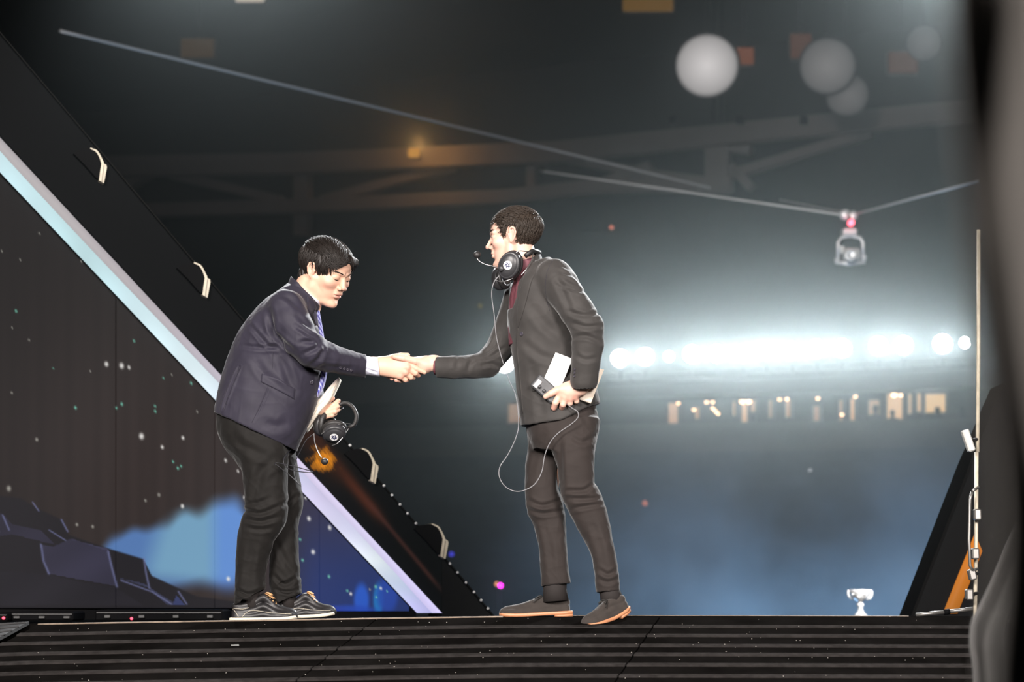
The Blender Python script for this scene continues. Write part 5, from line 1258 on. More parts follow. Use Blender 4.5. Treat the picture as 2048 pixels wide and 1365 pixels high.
bb = [(700, 0), (722, 0), (752, 1), (768, 1), (784, 1), (800, 1), (815, 1), (832, 1), (848, 1), (866, 1), (878, 0), (900, 1), (915, 1), (932, 1), (948, 1), (962, 1), (976, 1)]
for x, big in bb:
    c = LW.at(x, yO(x) - 1.5, .02); MB().lathe([(.008, -.012), (.008, .004), (.0055, .008), (.0001, .008)], c, (0, -1, 0), 10).obj('rail_bolt', mat('glint_bolt', (.62, .62, .62), .3), wall, True)  # glints from the lit bar put into the bolts' pale colour
# ---------------- rounded fixtures standing along the outer edge of the screen wall
def fixture(dx, dy, label, k=1.0):
    r = empty('edge_fixture', LW.at(728 + dx, 950 + dy), label, 'light fixture', 'rounded fixtures along the raking edge')
    T = lambda L: [(750 + (x - 750) * k + dx, 966 + (y - 966) * k + dy) for x, y in L]
    MB().slab(T([(690, 908), (700, 902), (714, 898), (728, 898), (738, 904), (744, 914), (750, 926), (745, 962), (735, 956), (712, 930)]), LW, 0.14, .03).obj('housing', black_m, r)
    ou = smooth_curve([(724, 896.5), (737, 902), (745, 914), (751, 927)], 5); inn = smooth_curve([(724, 899), (735, 905), (742, 917), (746, 930)], 5)
    MB().slab(T([tuple(p) for p in ou] + [tuple(p) for p in inn[::-1]]), LW, 0.15, .035).obj('rim', edge_lit_m, r)  # backlight along the fixture's edge, painted as cream pieces
    MB().slab(T([(746, 926), (756, 931), (757, 936), (751, 968), (741, 962)]), LW, 0.15, .04).obj('lit_end', edge_lit_m, r)
    MB().slab(T([(750.5, 931), (752, 931.5), (747.5, 966), (746, 965)]), LW, 0.15, .043).obj('cap_groove', mat('cap_groove', (0.25, 0.22, 0.17), .5), r)
fixture(0, 0, 'rounded black fixture with backlit edge painted cream, just right of the hanging headset and flames')
fixture(140, 151, 'rounded black fixture with backlit edge painted cream, lowest on the raking edge')
fixture(-336, -372, 'rounded black fixture with cream end cap, left of the bowing man\'s back')
fixture(-543, -601, 'rounded black fixture with backlit edge painted cream, highest on the raking edge at far left')
# ---------------- cases with status lights at the foot of the screen wall
def case(x0, x1, y0, y1, Y, label, leds, split):
    r = empty('equipment_case', P((x0 + x1) / 2, y1, Y), label, 'equipment case', 'cases at the foot of the screen wall'); pl = Depth(Y)
    a, b = pl.at(x0, y0), pl.at(x1, y1); c = (a + b) / 2; h = ((b.x - a.x) / 2, .14, (a.z - b.z) / 2)
    MB().bbox_bevel(c + Vector((0, .14, 0)), h, .008).obj('case_body', black_m, r)
    MB().box(c + Vector((0, -.003, h[2] * .45)), (h[0] * .97, .005, h[2] * .1)).obj('lid_edge', mat('dull_steel', (0.09, 0.09, 0.09), .5, metal=.7), r)
    for i in range(split): MB().bbox_bevel(c + Vector((h[0] * (-.8 + 1.6 * i / max(split - 1, 1)), -.006, -h[2] * .2)), (.016, .007, h[2] * .3), .003).obj('latch', MATS['dull_steel'], r)
    for x, y in leds: MB().lathe([(.007, -.006), (.007, .003), (.004, .006), (.0001, .006)], pl.at(x, y, .004), (0, -1, 0), 10).obj('status_light', emitter('red_led', (1, .06, .1), 4), r, True)
case(22, 146, 1224, 1243, 9.9, 'low black equipment case at the foot of the wall, nearer the left frame edge', [], 3)
case(190, 446, 1220, 1243, 10.1, 'long low black equipment case with red status light below the rock picture', [(263, 1238)], 4)
case(-30, 14, 1226, 1244, 9.8, 'black equipment case with red light cut off by the left frame edge', [(7, 1237)], 1)

# ---------------- right side: dark wedge with orange strip, clamped frame, drapes
RW = Depth(11.0)
wr = empty('stage_wedge', RW.at(1890, 1238), 'black raking stage wedge with a glowing orange strip beside the right drape', 'stage wedge')
MB().slab([(1822, 1240), (1944, 926), (2010, 770), (2060, 770), (2060, 1240)], RW, .3).obj('face', black_g, wr)
MB().slab([(1819, 1240), (1942, 922), (2010, 766), (2011, 770), (1945, 926), (1823, 1240)], RW, .33, .012).obj('edge_trim', MATS['dark_rail'], wr)
n = 20; V = []; C = []
for i in range(n + 1):
    t = i / n; a, b = RW.at(1886 + 64 * t, 1228 - 160 * t, .012), RW.at(1915 + 50 * t, 1228 - 125 * t, .012)
    V += [a, b, b + Vector((0, .02, 0)), a + Vector((0, .02, 0))]; cc = lina(np.array([178, 104, 36.]) * (1 - t) + np.array([222, 124, 36.]) * t); C += [cc, cc * .8, (0, 0, 0), (0, 0, 0)]
mesh('orange_strip', V, np.array([(i * 4 + k, i * 4 + (k + 1) % 4, i * 4 + 4 + (k + 1) % 4, i * 4 + 4 + k) for i in range(n) for k in range(4)]), emitter('orange_light', (1, 1, 1), 1.0, (.05, .03, .01), True), wr, False, np.array(C))
tb = empty('stage_tube', P(1888, 1226, 8.75), 'pale grey tube with black joint lying at the right end of the stage edge', 'tube')
MB().tube([P(1832, 1231, 8.75), P(1890, 1225, 8.75)], .009, 10).obj('tube_half', metal_m, tb, True); MB().tube([P(1897, 1224, 8.75), P(1950, 1218, 8.75)], .009, 10).obj('tube_half', metal_m, tb, True); MB().tube([P(1888, 1225.4, 8.75), P(1899, 1223.8, 8.75)], .013, 10).obj('joint', black_m, tb, True)
fr = empty('clamp_frame', P(1958, 1240, 8.0), 'upright metal frame with clamps along the edge of the right drape', 'frame')
MB().tube([P(1957, 460, 8.0), P(1957, 700, 8.0), P(1955, 905, 8.0)], .008, 10).obj('post', edge_lit_m, fr, True); MB().tube([P(1953, 905, 8.0), P(1952, 1100, 8.0), P(1950, 1245, 8.0)], .008, 10).obj('post', edge_lit_m, fr, True)  # backlight on the post painted in as cream
MB().tube([P(1944, 985, 7.95), P(1940, 1000, 7.95), P(1938, 1080, 7.95), P(1940, 1132, 7.95), P(1946, 1142, 7.95)], .006, 8).obj('bracket', metal_m, fr, True); MB().tube([P(1946, 982, 7.95), P(1956, 975, 8.0)], .006, 8).obj('bracket_arm', metal_m, fr, True); MB().tube([P(1946, 1142, 7.95), P(1954, 1138, 8.0)], .006, 8).obj('bracket_arm', metal_m, fr, True)
for x, y, a in ((1936, 882, .3), (1954, 1030, 0), (1950, 1108, 0), (1944, 1150, .2), (1938, 1190, 0)):
    MB().bbox_bevel(P(x, y, 7.97), (.014, .02, .022 if y > 900 else .045), .005, Matrix.Rotation(-a, 3, 'Y')).obj('clamp', metal_m if y != 882 else mat('clear_plastic', (.55, .55, .52), .25), fr)
    MB().tube([P(x + 4, y, 7.97), P(1955, y - 3, 8.0)], .007, 8).obj('clamp_arm', black_m, fr, True)
drape_m = mat('charcoal_drape', (0.11, 0.10, 0.09), 0.9, sheen=.3, bump=(300, .2, .001)); drape_g = mat('grey_drape', (0.055, 0.054, 0.052), 0.9, sheen=.2, bump=(300, .2, .001))
def drape(name, Y, edge, xr, m, label, amp, folds):
    """hanging cloth with folds; edge: left outline in photo pixels at depth Y"""
    e = smooth_curve(edge, 8); nx = 90; V = []
    for th in (0, 1):
        for (x0, y0) in e:
            for i in range(nx + 1):
                t = i / nx; x = x0 + (xr - x0) * t; p = P(x, y0, Y); p.y += amp * math.sin(t * folds * 6.28 + .6 * math.sin(y0 * .004)) + .25 * amp * math.sin(t * folds * 2.6 * 6.28 + y0 * .003) + th * .012; V.append(p)
    W_ = nx + 1; N = len(e) * W_; Fc = []
    for j in range(len(e) - 1):
        for i in range(nx):
            a = j * W_ + i; Fc += [(a, a + 1, a + W_ + 1, a + W_), (N + a, N + a + W_, N + a + W_ + 1, N + a + 1)]
        a = j * W_; Fc.append((a, a + W_, N + a + W_, N + a)); a += nx; Fc.append((a, N + a, N + a + W_, a + W_))
    o = MB().add(V, Fc).obj(name, m, None, True); tag(o, label, 'drape'); return o
drape('stage_drape', 0.95, [(1900, -160), (1915, 60), (1945, 300), (1968, 520), (1986, 760), (1994, 980), (1985, 1180), (1975, 1300), (1970, 1520)], 2700, drape_m, 'dark charcoal drape close to the viewer, filling the right frame edge', .02, 4)
drape('stage_drape', 5.2, [(2070, 960), (2015, 1070), (1976, 1165), (1953, 1215), (1939, 1245), (1936, 1290), (1942, 1340), (1948, 1480)], 2300, drape_g, 'grey bunched drape at the right end of the ramp, behind the dark one', .04, 5)
# ------------------------------------------------------------------ the arena beyond the stage
PB = Plane(1008, 64, 1885, 59)
conc = mat('arena_concrete', (0.10, 0.095, 0.092), 0.85, var=(.4, .2)); steel_b = mat('roof_steel', (0.26, 0.23, 0.215), 0.7, var=(.3, .15)); dark_w = mat('arena_dark_wall', (0.035, 0.033, 0.033), 0.9, var=(.2, .3)); seat_m = mat('arena_seating', (0.05, 0.06, 0.075), 0.8, var=(1.5, .3))
o = MB().slab([(-500, -300), (2700, -300), (2700, 790), (-500, 842)], PB, .5, -4).obj('wall_back', dark_w); tag(o, None, None, None, 'structure')
o = MB().slab([(-500, 838), (2700, 787), (2700, 1235), (-500, 1235)], PB, .5, -1.4).obj('wall_concourse', dark_w); tag(o, None, None, None, 'structure')
# fascia with floodlight rail, parapet, balcony fronts
o = MB().slab([(-500, 806), (1000, 752), (1885, 716), (2700, 690), (2700, 745), (1885, 776), (1000, 800), (-500, 838)], PB, 1.0, .2).obj('trim_1', conc); tag(o, None, None, None, 'structure')
o = MB().slab([(-500, 880), (1000, 853), (1885, 838), (2700, 822), (2700, 880), (1885, 900), (1000, 915), (-500, 945)], PB, .6, .5).obj('trim_2', conc); tag(o, None, None, None, 'structure')
st = empty('seating_bank', PB.at(1450, 1230, 8), None, None, None, 'structure')
for i in range(12):
    y0 = 912 + 24 * i; off = .9 + .95 * i
    MB().slab([(-500, y0 + 30), (1000, y0), (1885, y0 - 16), (2700, y0 - 30), (2700, y0 + 40), (-500, y0 + 100)], PB, .9, off).obj('tier_step', seat_m, st)
o = MB().box((0, 45, 18.6), (45, 35, .3)).obj('ceiling', dark_w); tag(o, None, None, None, 'structure')
o = MB().box((0, 36, -3.2), (45, 26, .1)).obj('floor_arena', dark_w); tag(o, None, None, None, 'structure')
# roof steelwork
tr = empty('roof_truss', PB.at(1430, 400), None, None, None, 'structure')
def bar(name, pts, wd, off=1.0, th=.5):
    for (x0, y0), (x1, y1) in zip(pts[:-1], pts[1:]):
        L = math.hypot(x1 - x0, y1 - y0); nx, ny = -(y1 - y0) / L * wd / 2, (x1 - x0) / L * wd / 2
        MB().slab([(x0 + nx, y0 + ny), (x1 + nx, y1 + ny), (x1 - nx, y1 - ny), (x0 - nx, y0 - ny)], PB, th, off).obj(name, steel_b, tr)
bar('chord', [(-200, 338), (560, 326), (1110, 302), (1500, 262), (1840, 228), (2300, 190)], 40, 1.2)
bar('chord', [(-200, 432), (560, 412), (1000, 392), (1180, 372), (1460, 366)], 26, 1.0)
bar('post', [(600, 318), (600, 470)], 26, .6); bar('post', [(1432, 250), (1432, 384)], 46, .9); bar('post', [(1060, 300), (1060, 390)], 16, .6)
for a, b in (((330, 345), (560, 400)), ((640, 400), (900, 330)), ((1120, 312), (1292, 346)), ((1292, 346), (1412, 362)), ((1452, 350), (1740, 262)), ((1500, 300), (1380, 280)), ((1460, 330), (1500, 375)), ((1180, 372), (1300, 330)), ((150, 425), (300, 340))): bar('brace', [a, b], 18, .7)
MB().slab([(1424, -60), (1430, -60), (1430, 240), (1424, 240)], PB, .05, 2).obj('hanger', black_m, tr); MB().slab([(1440, -60), (1445, -60), (1445, 240), (1440, 240)], PB, .05, 2).obj('hanger', black_m, tr)
for x in (1345, 1478, 1606): MB().slab([(x - 6, 232), (x + 6, 231), (x + 7, 246), (x - 7, 247)], PB, .2, 1.9).obj('bracket', black_m, tr)

# floodlights across the arena
fx = [(1010, 728, 1), (1240, 717, 1), (1290, 714, 1), (1338, 713.5, .35), (1384, 709, 1), (1434, 708, 1), (1485, 707, .8), (1532, 702, 1), (1583, 702, 1), (1633, 698, 1), (1684, 697, 1), (1757, 692, 1.1), (1807, 691, 1), (1885, 688, 1.2), (1930, 686, .3)]
ordn = ['behind the elbow of the man in charcoal', 'first to the right of the man in charcoal', 'second to the right of the man in charcoal', 'small one, third right of the man in charcoal'] + ['%s right of the man in charcoal' % w_ for w_ in ('fourth', 'fifth', 'sixth', 'seventh', 'eighth', 'ninth', 'tenth', 'eleventh', 'twelfth')] + ['last bright one before the right drape', 'tiny one at the right end']
glow = emitter('flood_lens', (1, 1, 1), FLOOD_E, (.5, .5, .5)); hous = mat('flood_housing', (0.06, 0.06, 0.06), .5)
proto = None
def build_flood(c):
    r = empty('floodlight', c, 'x', 'floodlight', 'row of floodlights across the arena')
    ax = (Vector((0, 8.5, 1)) - c).normalized()
    MB().lathe([(.10, -.34), (.2, -.28), (.26, -.1), (.29, 0), (.29, .03), (.25, .03), (.25, -.02), (.0001, -.02)], c, ax, 20).obj('housing', hous, r, True)
    MB().lathe([(.0001, .0), (.245, .0), (.24, .02), (.0001, .035)], c, ax, 20).obj('lens', glow, r, True)
    MB().tube([c + Vector((-.33, .1, 0)), c + Vector((-.33, .1, -.28)), c + Vector((-.1, .1, -.42)), c + Vector((.1, .1, -.42)), c + Vector((.33, .1, -.28)), c + Vector((.33, .1, 0))], .025, 6).obj('yoke', hous, r)
    MB().tube([c + Vector((0, .1, -.42)), c + Vector((0, .1, -.62))], .04, 8).obj('clamp', hous, r)
    return r
for i, (x, y, k) in enumerate(fx):
    c = PB.at(x, y, 1.6)
    if proto is None: proto = build_flood(c); r = proto
    else:
        r = proto.copy(); COL.objects.link(r); r.location = c
        for ch in list(proto.children): q = ch.copy(); COL.objects.link(q); q.parent = r
    s_ = .55 if k < .5 else .85 + .15 * k; r.scale = (s_, s_, s_)
    r['label'] = 'bright white arena floodlight, ' + ordn[i]
    lamp('SPOT', 'flood_beam', c + (Vector((0, 8.5, 1)) - c).normalized() * .12, (0.3, 8.5, 0.9), FLOOD_W * k, (0.76, 1.0, 1.08), .22, 110, .6)
rl = empty('light_rail', PB.at(1450, 735, .8), 'dark steel rail carrying the floodlight row across the arena', 'rail')
for dy in (28, 44):
    MB().tube([PB.at(960, 738 + dy, .8), PB.at(1450, 716 + dy, .8), PB.at(2000, 690 + dy, .8)], .04, 6).obj('rail_tube', hous, rl)
for k in range(22):
    x = 970 + 47 * k; yy = np.interp(x, [960, 1450, 2000], [738, 716, 690]); MB().tube([PB.at(x, yy + 28, .8), PB.at(x + 18, yy + 44, .8)], .025, 5).obj('rail_brace', hous, rl)

# concourse openings lit warm, with people standing behind the parapet
def wx(x): return 840 - (x - 1008) * 44 / 880.0      # sill line
c7 = lambda x, y: (1180 + x / 2.626, 600 + y / 2.626)
wins = [(1012, 1044, 808, 846, (.32, .20, .13), 1), (1333, 1357, 806, 858, (.52, .30, .17), 1), (1386, 1400, 815, 838, (.42, .25, .14), 1), (1462, 1472, 803, 832, (.46, .30, .18), 1), (1480, 1496, 800, 852, (.62, .40, .22), 1), (1498, 1512, 800, 824, (.38, .26, .18), 1), (1534, 1546, 800, 836, (.30, .21, .15), 1), (1568, 1582, 798, 835, (.42, .26, .16), 1), (1624, 1640, 812, 848, (.34, .22, .16), 1), (1676, 1686, 800, 848, (.40, .24, .15), 1), (1698, 1710, 797, 847, (.70, .42, .22), 1), (1734, 1760, 800, 846, (.40, .28, .20), 1), (1771, 1806, 788, 845, (.72, .47, .24), 1), (1814, 1824, 788, 828, (.60, .40, .22), 1), (1831, 1843, 787, 824, (.66, .44, .24), 1), (1848, 1892, 788, 826, (.82, .55, .26), 1)]
for i, (x0, x1, y0, y1, col, e) in enumerate(wins):
    w_ = empty('window_%d' % (i + 1), PB.at((x0 + x1) / 2, y1, -.8), None, None, None, 'structure')
    MB().slab([(x0, y0), (x1, y0 - .05 * (x1 - x0)), (x1, y1 - .05 * (x1 - x0)), (x0, y1)], PB, .05, -1.25).obj('pane', emitter('lit_opening_%d' % i, col, WIN_E, (.3, .2, .12)), w_)
    for xx in (x0, x1): MB().slab([(xx - 1.5, y0 - 2), (xx + 1.5, y0 - 2), (xx + 1.5, y1 + 2), (xx - 1.5, y1 + 2)], PB, .2, -1.1).obj('jamb', dark_w, w_)
    MB().slab([(x0 - 2, y0 - 3), (x1 + 2, y0 - 3), (x1 + 2, y0), (x0 - 2, y0)], PB, .2, -1.1).obj('lintel', dark_w, w_)
dl = [(464, 541), (612, 535), (644, 535), (800, 531), (833, 531), (996, 521), (1034, 519), (1196, 516), (1394, 506), (1597, 496), (1632, 498), (545, 575), (645, 568), (660, 582), (672, 595), (1323, 600)]
pr = None
for i, (x, y) in enumerate(dl):
    px_, py_ = c7(x, y); c = PB.at(px_, py_, -.7); k = 1.3 if i in (3, 4, 9) else .8
    if pr is None:
        pr = empty('downlight', c, 'x', 'downlight', 'warm downlights along the concourse'); MB().lathe([(.05, .09), (.075, .03), (.075, 0), (.0001, 0)], c, (0, 0, 1), 12).obj('can', hous, pr, True)
        f_ = MB().lathe([(.0001, -.07), (.045, -.05), (.065, 0), (.045, .02), (.0001, .02)], c, (0, 0, 1), 12).obj('bulb', emitter('warm_bulb', (1, .62, .34), 7), pr, True); r = pr
    else:
        r = pr.copy(); COL.objects.link(r); r.location = c
        for ch in list(pr.children): q = ch.copy(); COL.objects.link(q); q.parent = r
    r.scale = (k, k, k); 
    od = ('first', 'second', 'third', 'fourth', 'fifth', 'sixth', 'seventh', 'eighth', 'ninth', 'tenth', 'eleventh'); r['label'] = ('%s warm downlight from the left in the upper concourse row' % od[i]) if i < 11 else '%s warm lamp from the left hanging low among the concourse openings' % od[i - 11]
# onlookers: dark standing figures seen over the parapet
f = Field((-26, -16, 0), (26, 16, 92), 1.0)
f.loft([(0, 0, 40, 9, 6), (0, 0, 50, 10, 6.5), (0, 0, 62, 11, 6.5), (0, 0, 72, 11.5, 6), (0, 0, 76, 6, 4.5)], 2)
f.ell((0, 0, 85.5), (4.6, 5.2, 6.2), 1); f.cone((0, 0, 74), (0, 0, 82), 3.2, 3, 2)
for s_ in (-1, 1):
    f.chain([(s_ * 11, 0, 71, 3.8), (s_ * 13.5, -1, 58, 3.0), (s_ * 10, -6, 47, 2.4), (s_ * 8, -8, 45, 2.2)], 2.5); f.chain([(s_ * 4.8, 0, 42, 5.2), (s_ * 5.2, 0, 22, 4), (s_ * 5.2, 1, 3, 3)], 3); f.cone((s_ * 5.2, 1, 2.5), (s_ * 5.4, -6, 2), 2.6, 2, 1)
ov, of = f.extract(1); om = mat('dark_clothes', (0.03, 0.028, 0.03), .8)
onl = [(1824, 559, 1.0, 'onlooker in dark clothes standing against the brightest concourse opening'), (1588, 575, .85, 'onlooker in front of the bright opening left of the concourse pillar'), (1425, 605, 1.0, 'onlooker at the dark gap left of the wide lit opening'), (1500, 548, 1.0, 'tall onlooker beside the left jamb of the wide lit opening'), (860, 590, 1.0, 'onlooker right of the tall narrow yellow opening'), (1945, 560, 1.0, 'onlooker farthest right in the concourse, by the drape')]
p0 = None
for x, y, k, lb in onl:
    px_, py_ = c7(x, y); h = PB.at(px_, py_, -.75); base = h - Vector((0, 0, 1.78 * k)) ; V = ov * .0193 * k
    if p0 is None: p0 = mesh('person', V + np.array(base), of, om, None, True, origin=tuple(base)); q = p0
    else: q = p0.copy(); COL.objects.link(q); q.location = base; q.rotation_euler = (0, 0, random.uniform(-.8, .8)); q.scale = (k, k, k)
    tag(q, lb, 'person', 'onlookers in the far concourse')
pil = empty('concourse_pillar', PB.at(1829, 860, -.6), None, None, None, 'structure'); MB().slab([(1823, 740), (1831, 740), (1831, 850), (1823, 850)], PB, .3, -.6).obj('shaft', dark_w, pil)
# glowing discs added for round light blurs, and amber lamps in the roof
def blur_disc(px_, py_, rpx, e, label, Y=50, col=(1, .97, .96)):
    c = P(px_, py_, Y); rr = rpx * Y / F / math.cos(R(12)); r = empty('blur_disc', c, label, 'light blur disc', 'big round light blurs built as discs'); ax = (Vector((0, 0, 1)) - c).normalized()
    MB().lathe([(rr * .3, -.7), (rr * .8, -.45), (rr * 1.02, -.1), (rr * 1.02, .02), (rr * .96, .02)], c, ax, 32).obj('disc_back', hous, r, True)
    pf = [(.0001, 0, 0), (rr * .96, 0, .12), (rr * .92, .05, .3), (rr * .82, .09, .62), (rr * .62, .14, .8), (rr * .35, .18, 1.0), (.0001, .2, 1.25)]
    d = MB().lathe([(a, b) for a, b, _ in pf], c, ax, 32); mesh('glow_disc', d.v, d.f, emitter('glow_disc_%d' % px_, col, e, (.2, .2, .2), True), r, True, np.repeat(np.array([q for _, _, q in pf]), 32)[:, None] * np.array(col))
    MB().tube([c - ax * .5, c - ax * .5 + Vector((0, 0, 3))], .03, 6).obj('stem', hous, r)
blur_disc(1414, 131, 66, .55, 'large bright round blur disc with two dark hangers in front')
blur_disc(1655, 132, 58, .12, 'dim grey round blur disc, second from left')
blur_disc(1694, 190, 44, .07, 'dim round blur disc below and overlapping the second one', 51.5)
blur_disc(1848, 86, 36, .05, 'dimmest round blur disc near the right drape')
def amber(px_, py_, wx_, wy_, e, label, col=(1, .30, .12)):
    c = P(px_, py_, 54); r = empty('amber_lamp', c, label, 'amber lamp', 'amber lamps in the arena roof'); s_ = 54 / F
    MB().bbox_bevel(c + Vector((0, .12, 0)), (wx_ * s_ * 1.08, .1, wy_ * s_ * 1.08), .03).obj('case', hous, r); MB().bbox_bevel(c, (wx_ * s_, .05, wy_ * s_), .04).obj('lens', emitter('amber_%d' % px_, col, e), r)
    if py_ < 200: MB().tube([c + Vector((0, .12, wy_ * s_)), Vector((c.x, c.y + .12, 18.3))], .03, 6).obj('hanger', hous, r)
amber(1490, 112, 18, 18, .13, 'small dim orange lamp right of the brightest round blur disc'); amber(1602, 92, 22, 26, .06, 'dim orange lamp left of the second round blur disc'); amber(1806, 125, 30, 22, .05, 'dim orange lamp left of the dimmest round blur disc')
amber(828, 306, 12, 10, .55, 'amber lamp on the left roof chord above the gap between the men', (1, .48, .10)); amber(1296, 10, 52, 14, .12, 'amber lamp bank at the top frame edge', (1, .52, .08)); amber(395, 96, 34, 20, .035, 'faint amber lamp bank at the upper left', (1, .5, .12)); amber(500, -2, 30, 6, .5, 'pale lamp cut off by the top frame edge above the bowing man', (1, .85, .7))
lamp('POINT', 'amber_glow', PB.at(838, 290, 2.5), (0, 0, 0), 45, (1, .5, .15), .2)
# suspended cable camera and its lines
rope = mat('pale_rope', (.80, .80, .78), .6); silver = mat('satin_silver', (.85, .85, .84), .35, metal=.35, bump=(60, .25, .004))
def line(a, b, r, label, sag=0):
    m = (a + b) / 2 - Vector((0, 0, sag)); pts = [Vector(p) for p in smooth_curve([tuple(a), tuple(m), tuple(b)], 12)]; mb = MB().tube(pts, r, 6); o = mesh('cable', mb.v, mb.f, rope, None, True); tag(o, label, 'cable', None); return o
line(P(120, 62, 25), P(1420, 376, 42), .022, 'long pale cable slanting from upper left across the arena')
YS = 32
line(P(1080, 342, 38), P(1690, 431, YS), .020, 'pale cable running from the hanging camera up to the left'); line(P(1560, 400, 40), P(1694, 426, YS), .016, 'short second cable meeting the hanging camera from the left'); line(P(1712, 428, YS), P(1960, 362, 24), .018, 'cable running from the hanging camera up to the right')
sc = empty('cable_camera', P(1700, 530, YS), 'silver remote camera head hanging from cables in front of the far stands', 'camera'); k = YS / F
def sp(x, y, d=0): return P(x, y, YS + d)
MB().tube([sp(1698, 426), sp(1700, 470)], .05, 10).obj('mast', hous, sc, True); MB().lathe([(.05, -.06), (.09, -.03), (.09, .03), (.05, .06)], sp(1690, 430), (0, 1, 0), 16).obj('pulley', silver, sc, True); MB().lathe([(.05, -.06), (.08, -.03), (.08, .03), (.05, .06)], sp(1706, 432), (0, 1, 0), 16).obj('pulley', silver, sc, True)
MB().lathe([(.05, -.03), (.05, .03), (.0001, .03)], sp(1702, 446, -.2), (0, -1, 0), 12).obj('tally_light', emitter('tally', (1, .12, .18), 5), sc, True)
MB().bbox_bevel(sp(1698, 466), (.12, .1, .06), .02).obj('motor', silver, sc)
MB().tube([sp(1676, 520), sp(1676, 485), sp(1682, 476), sp(1700, 472), sp(1720, 476), sp(1726, 485), sp(1726, 520)], .028, 8).obj('yoke', silver, sc, True)
MB().bbox_bevel(sp(1700, 512), (.14, .22, .10), .03).obj('camera_body', mat('pale_camera', (.5, .5, .48), .4), sc); MB().lathe([(.10, 0), (.10, .10), (.075, .13), (.06, .12), (.0001, .11)], sp(1699, 513, -.2), (0, -1, 0), 18).obj('lens', silver, sc, True)
MB().tube([sp(1672, 525), sp(1700, 529), sp(1730, 524)], .035, 8).obj('base_bar', silver, sc, True)
for x in (1673, 1728): MB().lathe([(.045, -.03), (.06, 0), (.045, .03)], sp(x, 516 if x > 1700 else 522), (1, 0, 0), 12).obj('tilt_joint', silver, sc, True)
MB().box(sp(1684, 500, -.1), (.03, .03, .06)).obj('side_panel', rope, sc)
lamp('SPOT', 'cable_fill', (0.6, 12.4, 6.5), tuple(P(1600, 440, YS)), 9000, (1, .98, .95), .2, 30, .8)  # unseen spot added to brighten the cables and hanging camera
# silver cup on a plinth behind the stage
YT = 16.4; tp = empty('trophy', P(1721, 1232, YT), 'sparkling silver trophy cup standing beyond the stage edge near the right wedge', 'trophy'); k = YT / F
b0 = P(1721, 1233, YT); H_ = lambda y: (1233 - y) * k
MB().lathe([(13 * k, 0), (13.5 * k, H_(1231)), (9 * k, H_(1228)), (5 * k, H_(1222)), (4.4 * k, H_(1216)), (7 * k, H_(1213)), (7.5 * k, H_(1210)), (4 * k, H_(1206)), (6 * k, H_(1203)), (12 * k, H_(1200)), (17 * k, H_(1194)), (19.5 * k, H_(1186)), (21 * k, H_(1181)), (20 * k, H_(1181)), (17 * k, H_(1190)), (.001, H_(1198))], b0, (0, 0, 1), 28).obj('cup', silver, tp, True)
for s_ in (-1, 1):
    MB().tube([b0 + Vector((s_ * x * k, 0, H_(y))) for x, y in ((19, 1184), (23, 1183), (24, 1190), (20, 1198), (13, 1200))], .008, 8).obj('handle', silver, tp, True)
for i in range(10):
    a = i * math.pi / 5; MB().lathe([(.0001, -.010), (.010, 0), (.0001, .010)], b0 + Vector((math.cos(a) * 20 * k, math.sin(a) * 20 * k, H_(1190 + 6 * (i % 2)))), (math.cos(a), math.sin(a), 0), 6).obj('boss', silver, tp)
plth = MB().bbox_bevel(b0 - Vector((0, 0, 1.5)), (.12, .12, 1.495), .02).obj('plinth', black_m); tag(plth, 'black plinth hidden behind the stage edge under the silver cup', 'plinth')
lamp('SPOT', 'trophy_fill', (4.6, 12.0, 3.6), tuple(b0 + Vector((0, 0, .12))), 6000, (1, 1, 1), .1, 5, .5)  # unseen spot added to make the cup shine
# small status lights out in the arena
def dot(px_, py_, Y, rr, col, e, label):
    c = PB.at(px_, py_, Y) if Y < 20 else P(px_, py_, Y); r = empty('status_lamp', c, label, 'status lamp'); MB().bbox_bevel(c + Vector((0, .06, 0)), (rr * 1.3, .04, rr * 1.3), rr * .3).obj('case', hous, r); MB().lathe([(rr, -.02), (rr, .01), (rr * .6, .03), (.0001, .035)], c, (0, -1, 0), 12).obj('lens', emitter('dot_%d' % px_, col, e), r, True)
    if Y > 20: MB().tube([c + Vector((0, .06, -rr)), Vector((c.x, c.y + .06, -3.1))], .015, 6).obj('pole', hous, r)
dot(1223, 455, -3.85, .06, (1, .28, .16), 1.1, 'tiny red lamp in the dark stands above the floodlights'); dot(1290, 1007, 5.8, .07, (1, .3, .16), .7, 'tiny orange lamp in the lower seating'); dot(1001, 1172, 30, .035, (1, .03, .8), 6, 'magenta status lamp low behind the far suede shoe'); dot(994, 1169, 31, .035, (1, .4, .2), 1.2, 'orange status lamp just left of the magenta one'); dot(903, 1109, 9.6, .06, (.08, .08, 1), .8, 'dim blue lamp right of the lowest edge fixture'); dot(1620, 941, 2.9, .05, (.8, .85, .9), .5, 'tiny white lamp in the right seating'); dot(960, 612, -3.85, .05, (.9, .7, .1), .4, 'tiny amber lamp left of the headset cord')

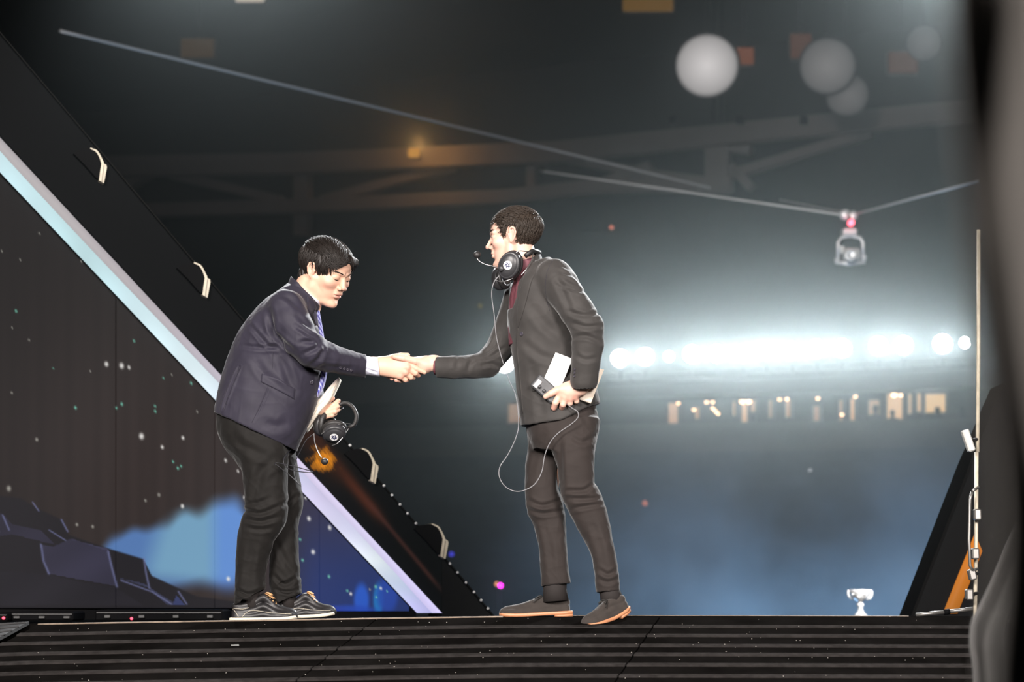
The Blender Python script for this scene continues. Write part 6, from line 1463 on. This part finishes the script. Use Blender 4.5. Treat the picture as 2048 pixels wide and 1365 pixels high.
# haze in the arena and blue-lit smoke rising behind the stage edge
def volume(name, lo, hi, label, dens, aniso, col, noise=None):
    m = bpy.data.materials.new(name); m.use_nodes = True; nt = m.node_tree; nt.nodes.clear(); out = nt.nodes.new('ShaderNodeOutputMaterial'); vs = nt.nodes.new('ShaderNodeVolumeScatter'); vs.inputs['Color'].default_value = (*col, 1); vs.inputs['Density'].default_value = dens; vs.inputs['Anisotropy'].default_value = aniso; nt.links.new(vs.outputs[0], out.inputs['Volume'])
    if noise: noise(nt, vs)
    c = [(a + b) / 2 for a, b in zip(lo, hi)]; h = [(b - a) / 2 for a, b in zip(lo, hi)]
    o = MB().box(c, h).obj(name, m); tag(o, label, name.replace('_', ' '), None, 'stuff'); return o
volume('arena_haze', (-44, 9.3, -3.05), (44, 72, 18.2), 'thin white stage haze filling the arena', HAZE, HAZE_G, (.86, .98, 1))
def smoke(nt, vs):
    L = nt.links.new; tc = nt.nodes.new('ShaderNodeTexCoord'); n = nt.nodes.new('ShaderNodeTexNoise'); n.inputs['Scale'].default_value = .75; n.inputs['Detail'].default_value = 4; n.inputs['Roughness'].default_value = .55; n.inputs['Distortion'].default_value = .5; L(tc.outputs['Object'], n.inputs['Vector'])
    sx_ = nt.nodes.new('ShaderNodeSeparateXYZ'); L(tc.outputs['Object'], sx_.inputs[0])
    r = nt.nodes.new('ShaderNodeMapRange'); r.inputs['From Min'].default_value = .44; r.inputs['From Max'].default_value = .64; L(n.outputs[0], r.inputs[0])
    z = nt.nodes.new('ShaderNodeMapRange'); z.inputs['From Min'].default_value = 1.4; z.inputs['From Max'].default_value = 4.6; z.inputs['To Min'].default_value = 1; z.inputs['To Max'].default_value = 0; z.interpolation_type = 'SMOOTHSTEP'; L(sx_.outputs[2], z.inputs[0])
    x = nt.nodes.new('ShaderNodeMapRange'); x.inputs['From Min'].default_value = -4.2; x.inputs['From Max'].default_value = -.5; x.interpolation_type = 'SMOOTHSTEP'; L(sx_.outputs[0], x.inputs[0])
    a = nt.nodes.new('ShaderNodeMath'); a.operation = 'MULTIPLY'; L(r.outputs[0], a.inputs[0]); L(z.outputs[0], a.inputs[1]); b = nt.nodes.new('ShaderNodeMath'); b.operation = 'MULTIPLY'; L(a.outputs[0], b.inputs[0]); L(x.outputs[0], b.inputs[1])
    d = nt.nodes.new('ShaderNodeMath'); d.operation = 'MULTIPLY'; d.inputs[1].default_value = SMOKE; L(b.outputs[0], d.inputs[0]); L(d.outputs[0], vs.inputs['Density'])
volume('stage_smoke', (-2.2, 17, -2.6), (9, 27, 3.2), 'low bluish smoke drifting behind the right half of the stage', 0, .2, (.92, .96, 1), smoke)
for x, y in ((1.5, 20), (4.5, 22), (7.0, 21)): lamp('AREA', 'blue_uplight', (x, y, -2.5), (x + .5, y + 1, 2), SMOKE_W, (.28, .58, 1.0), 1.2)
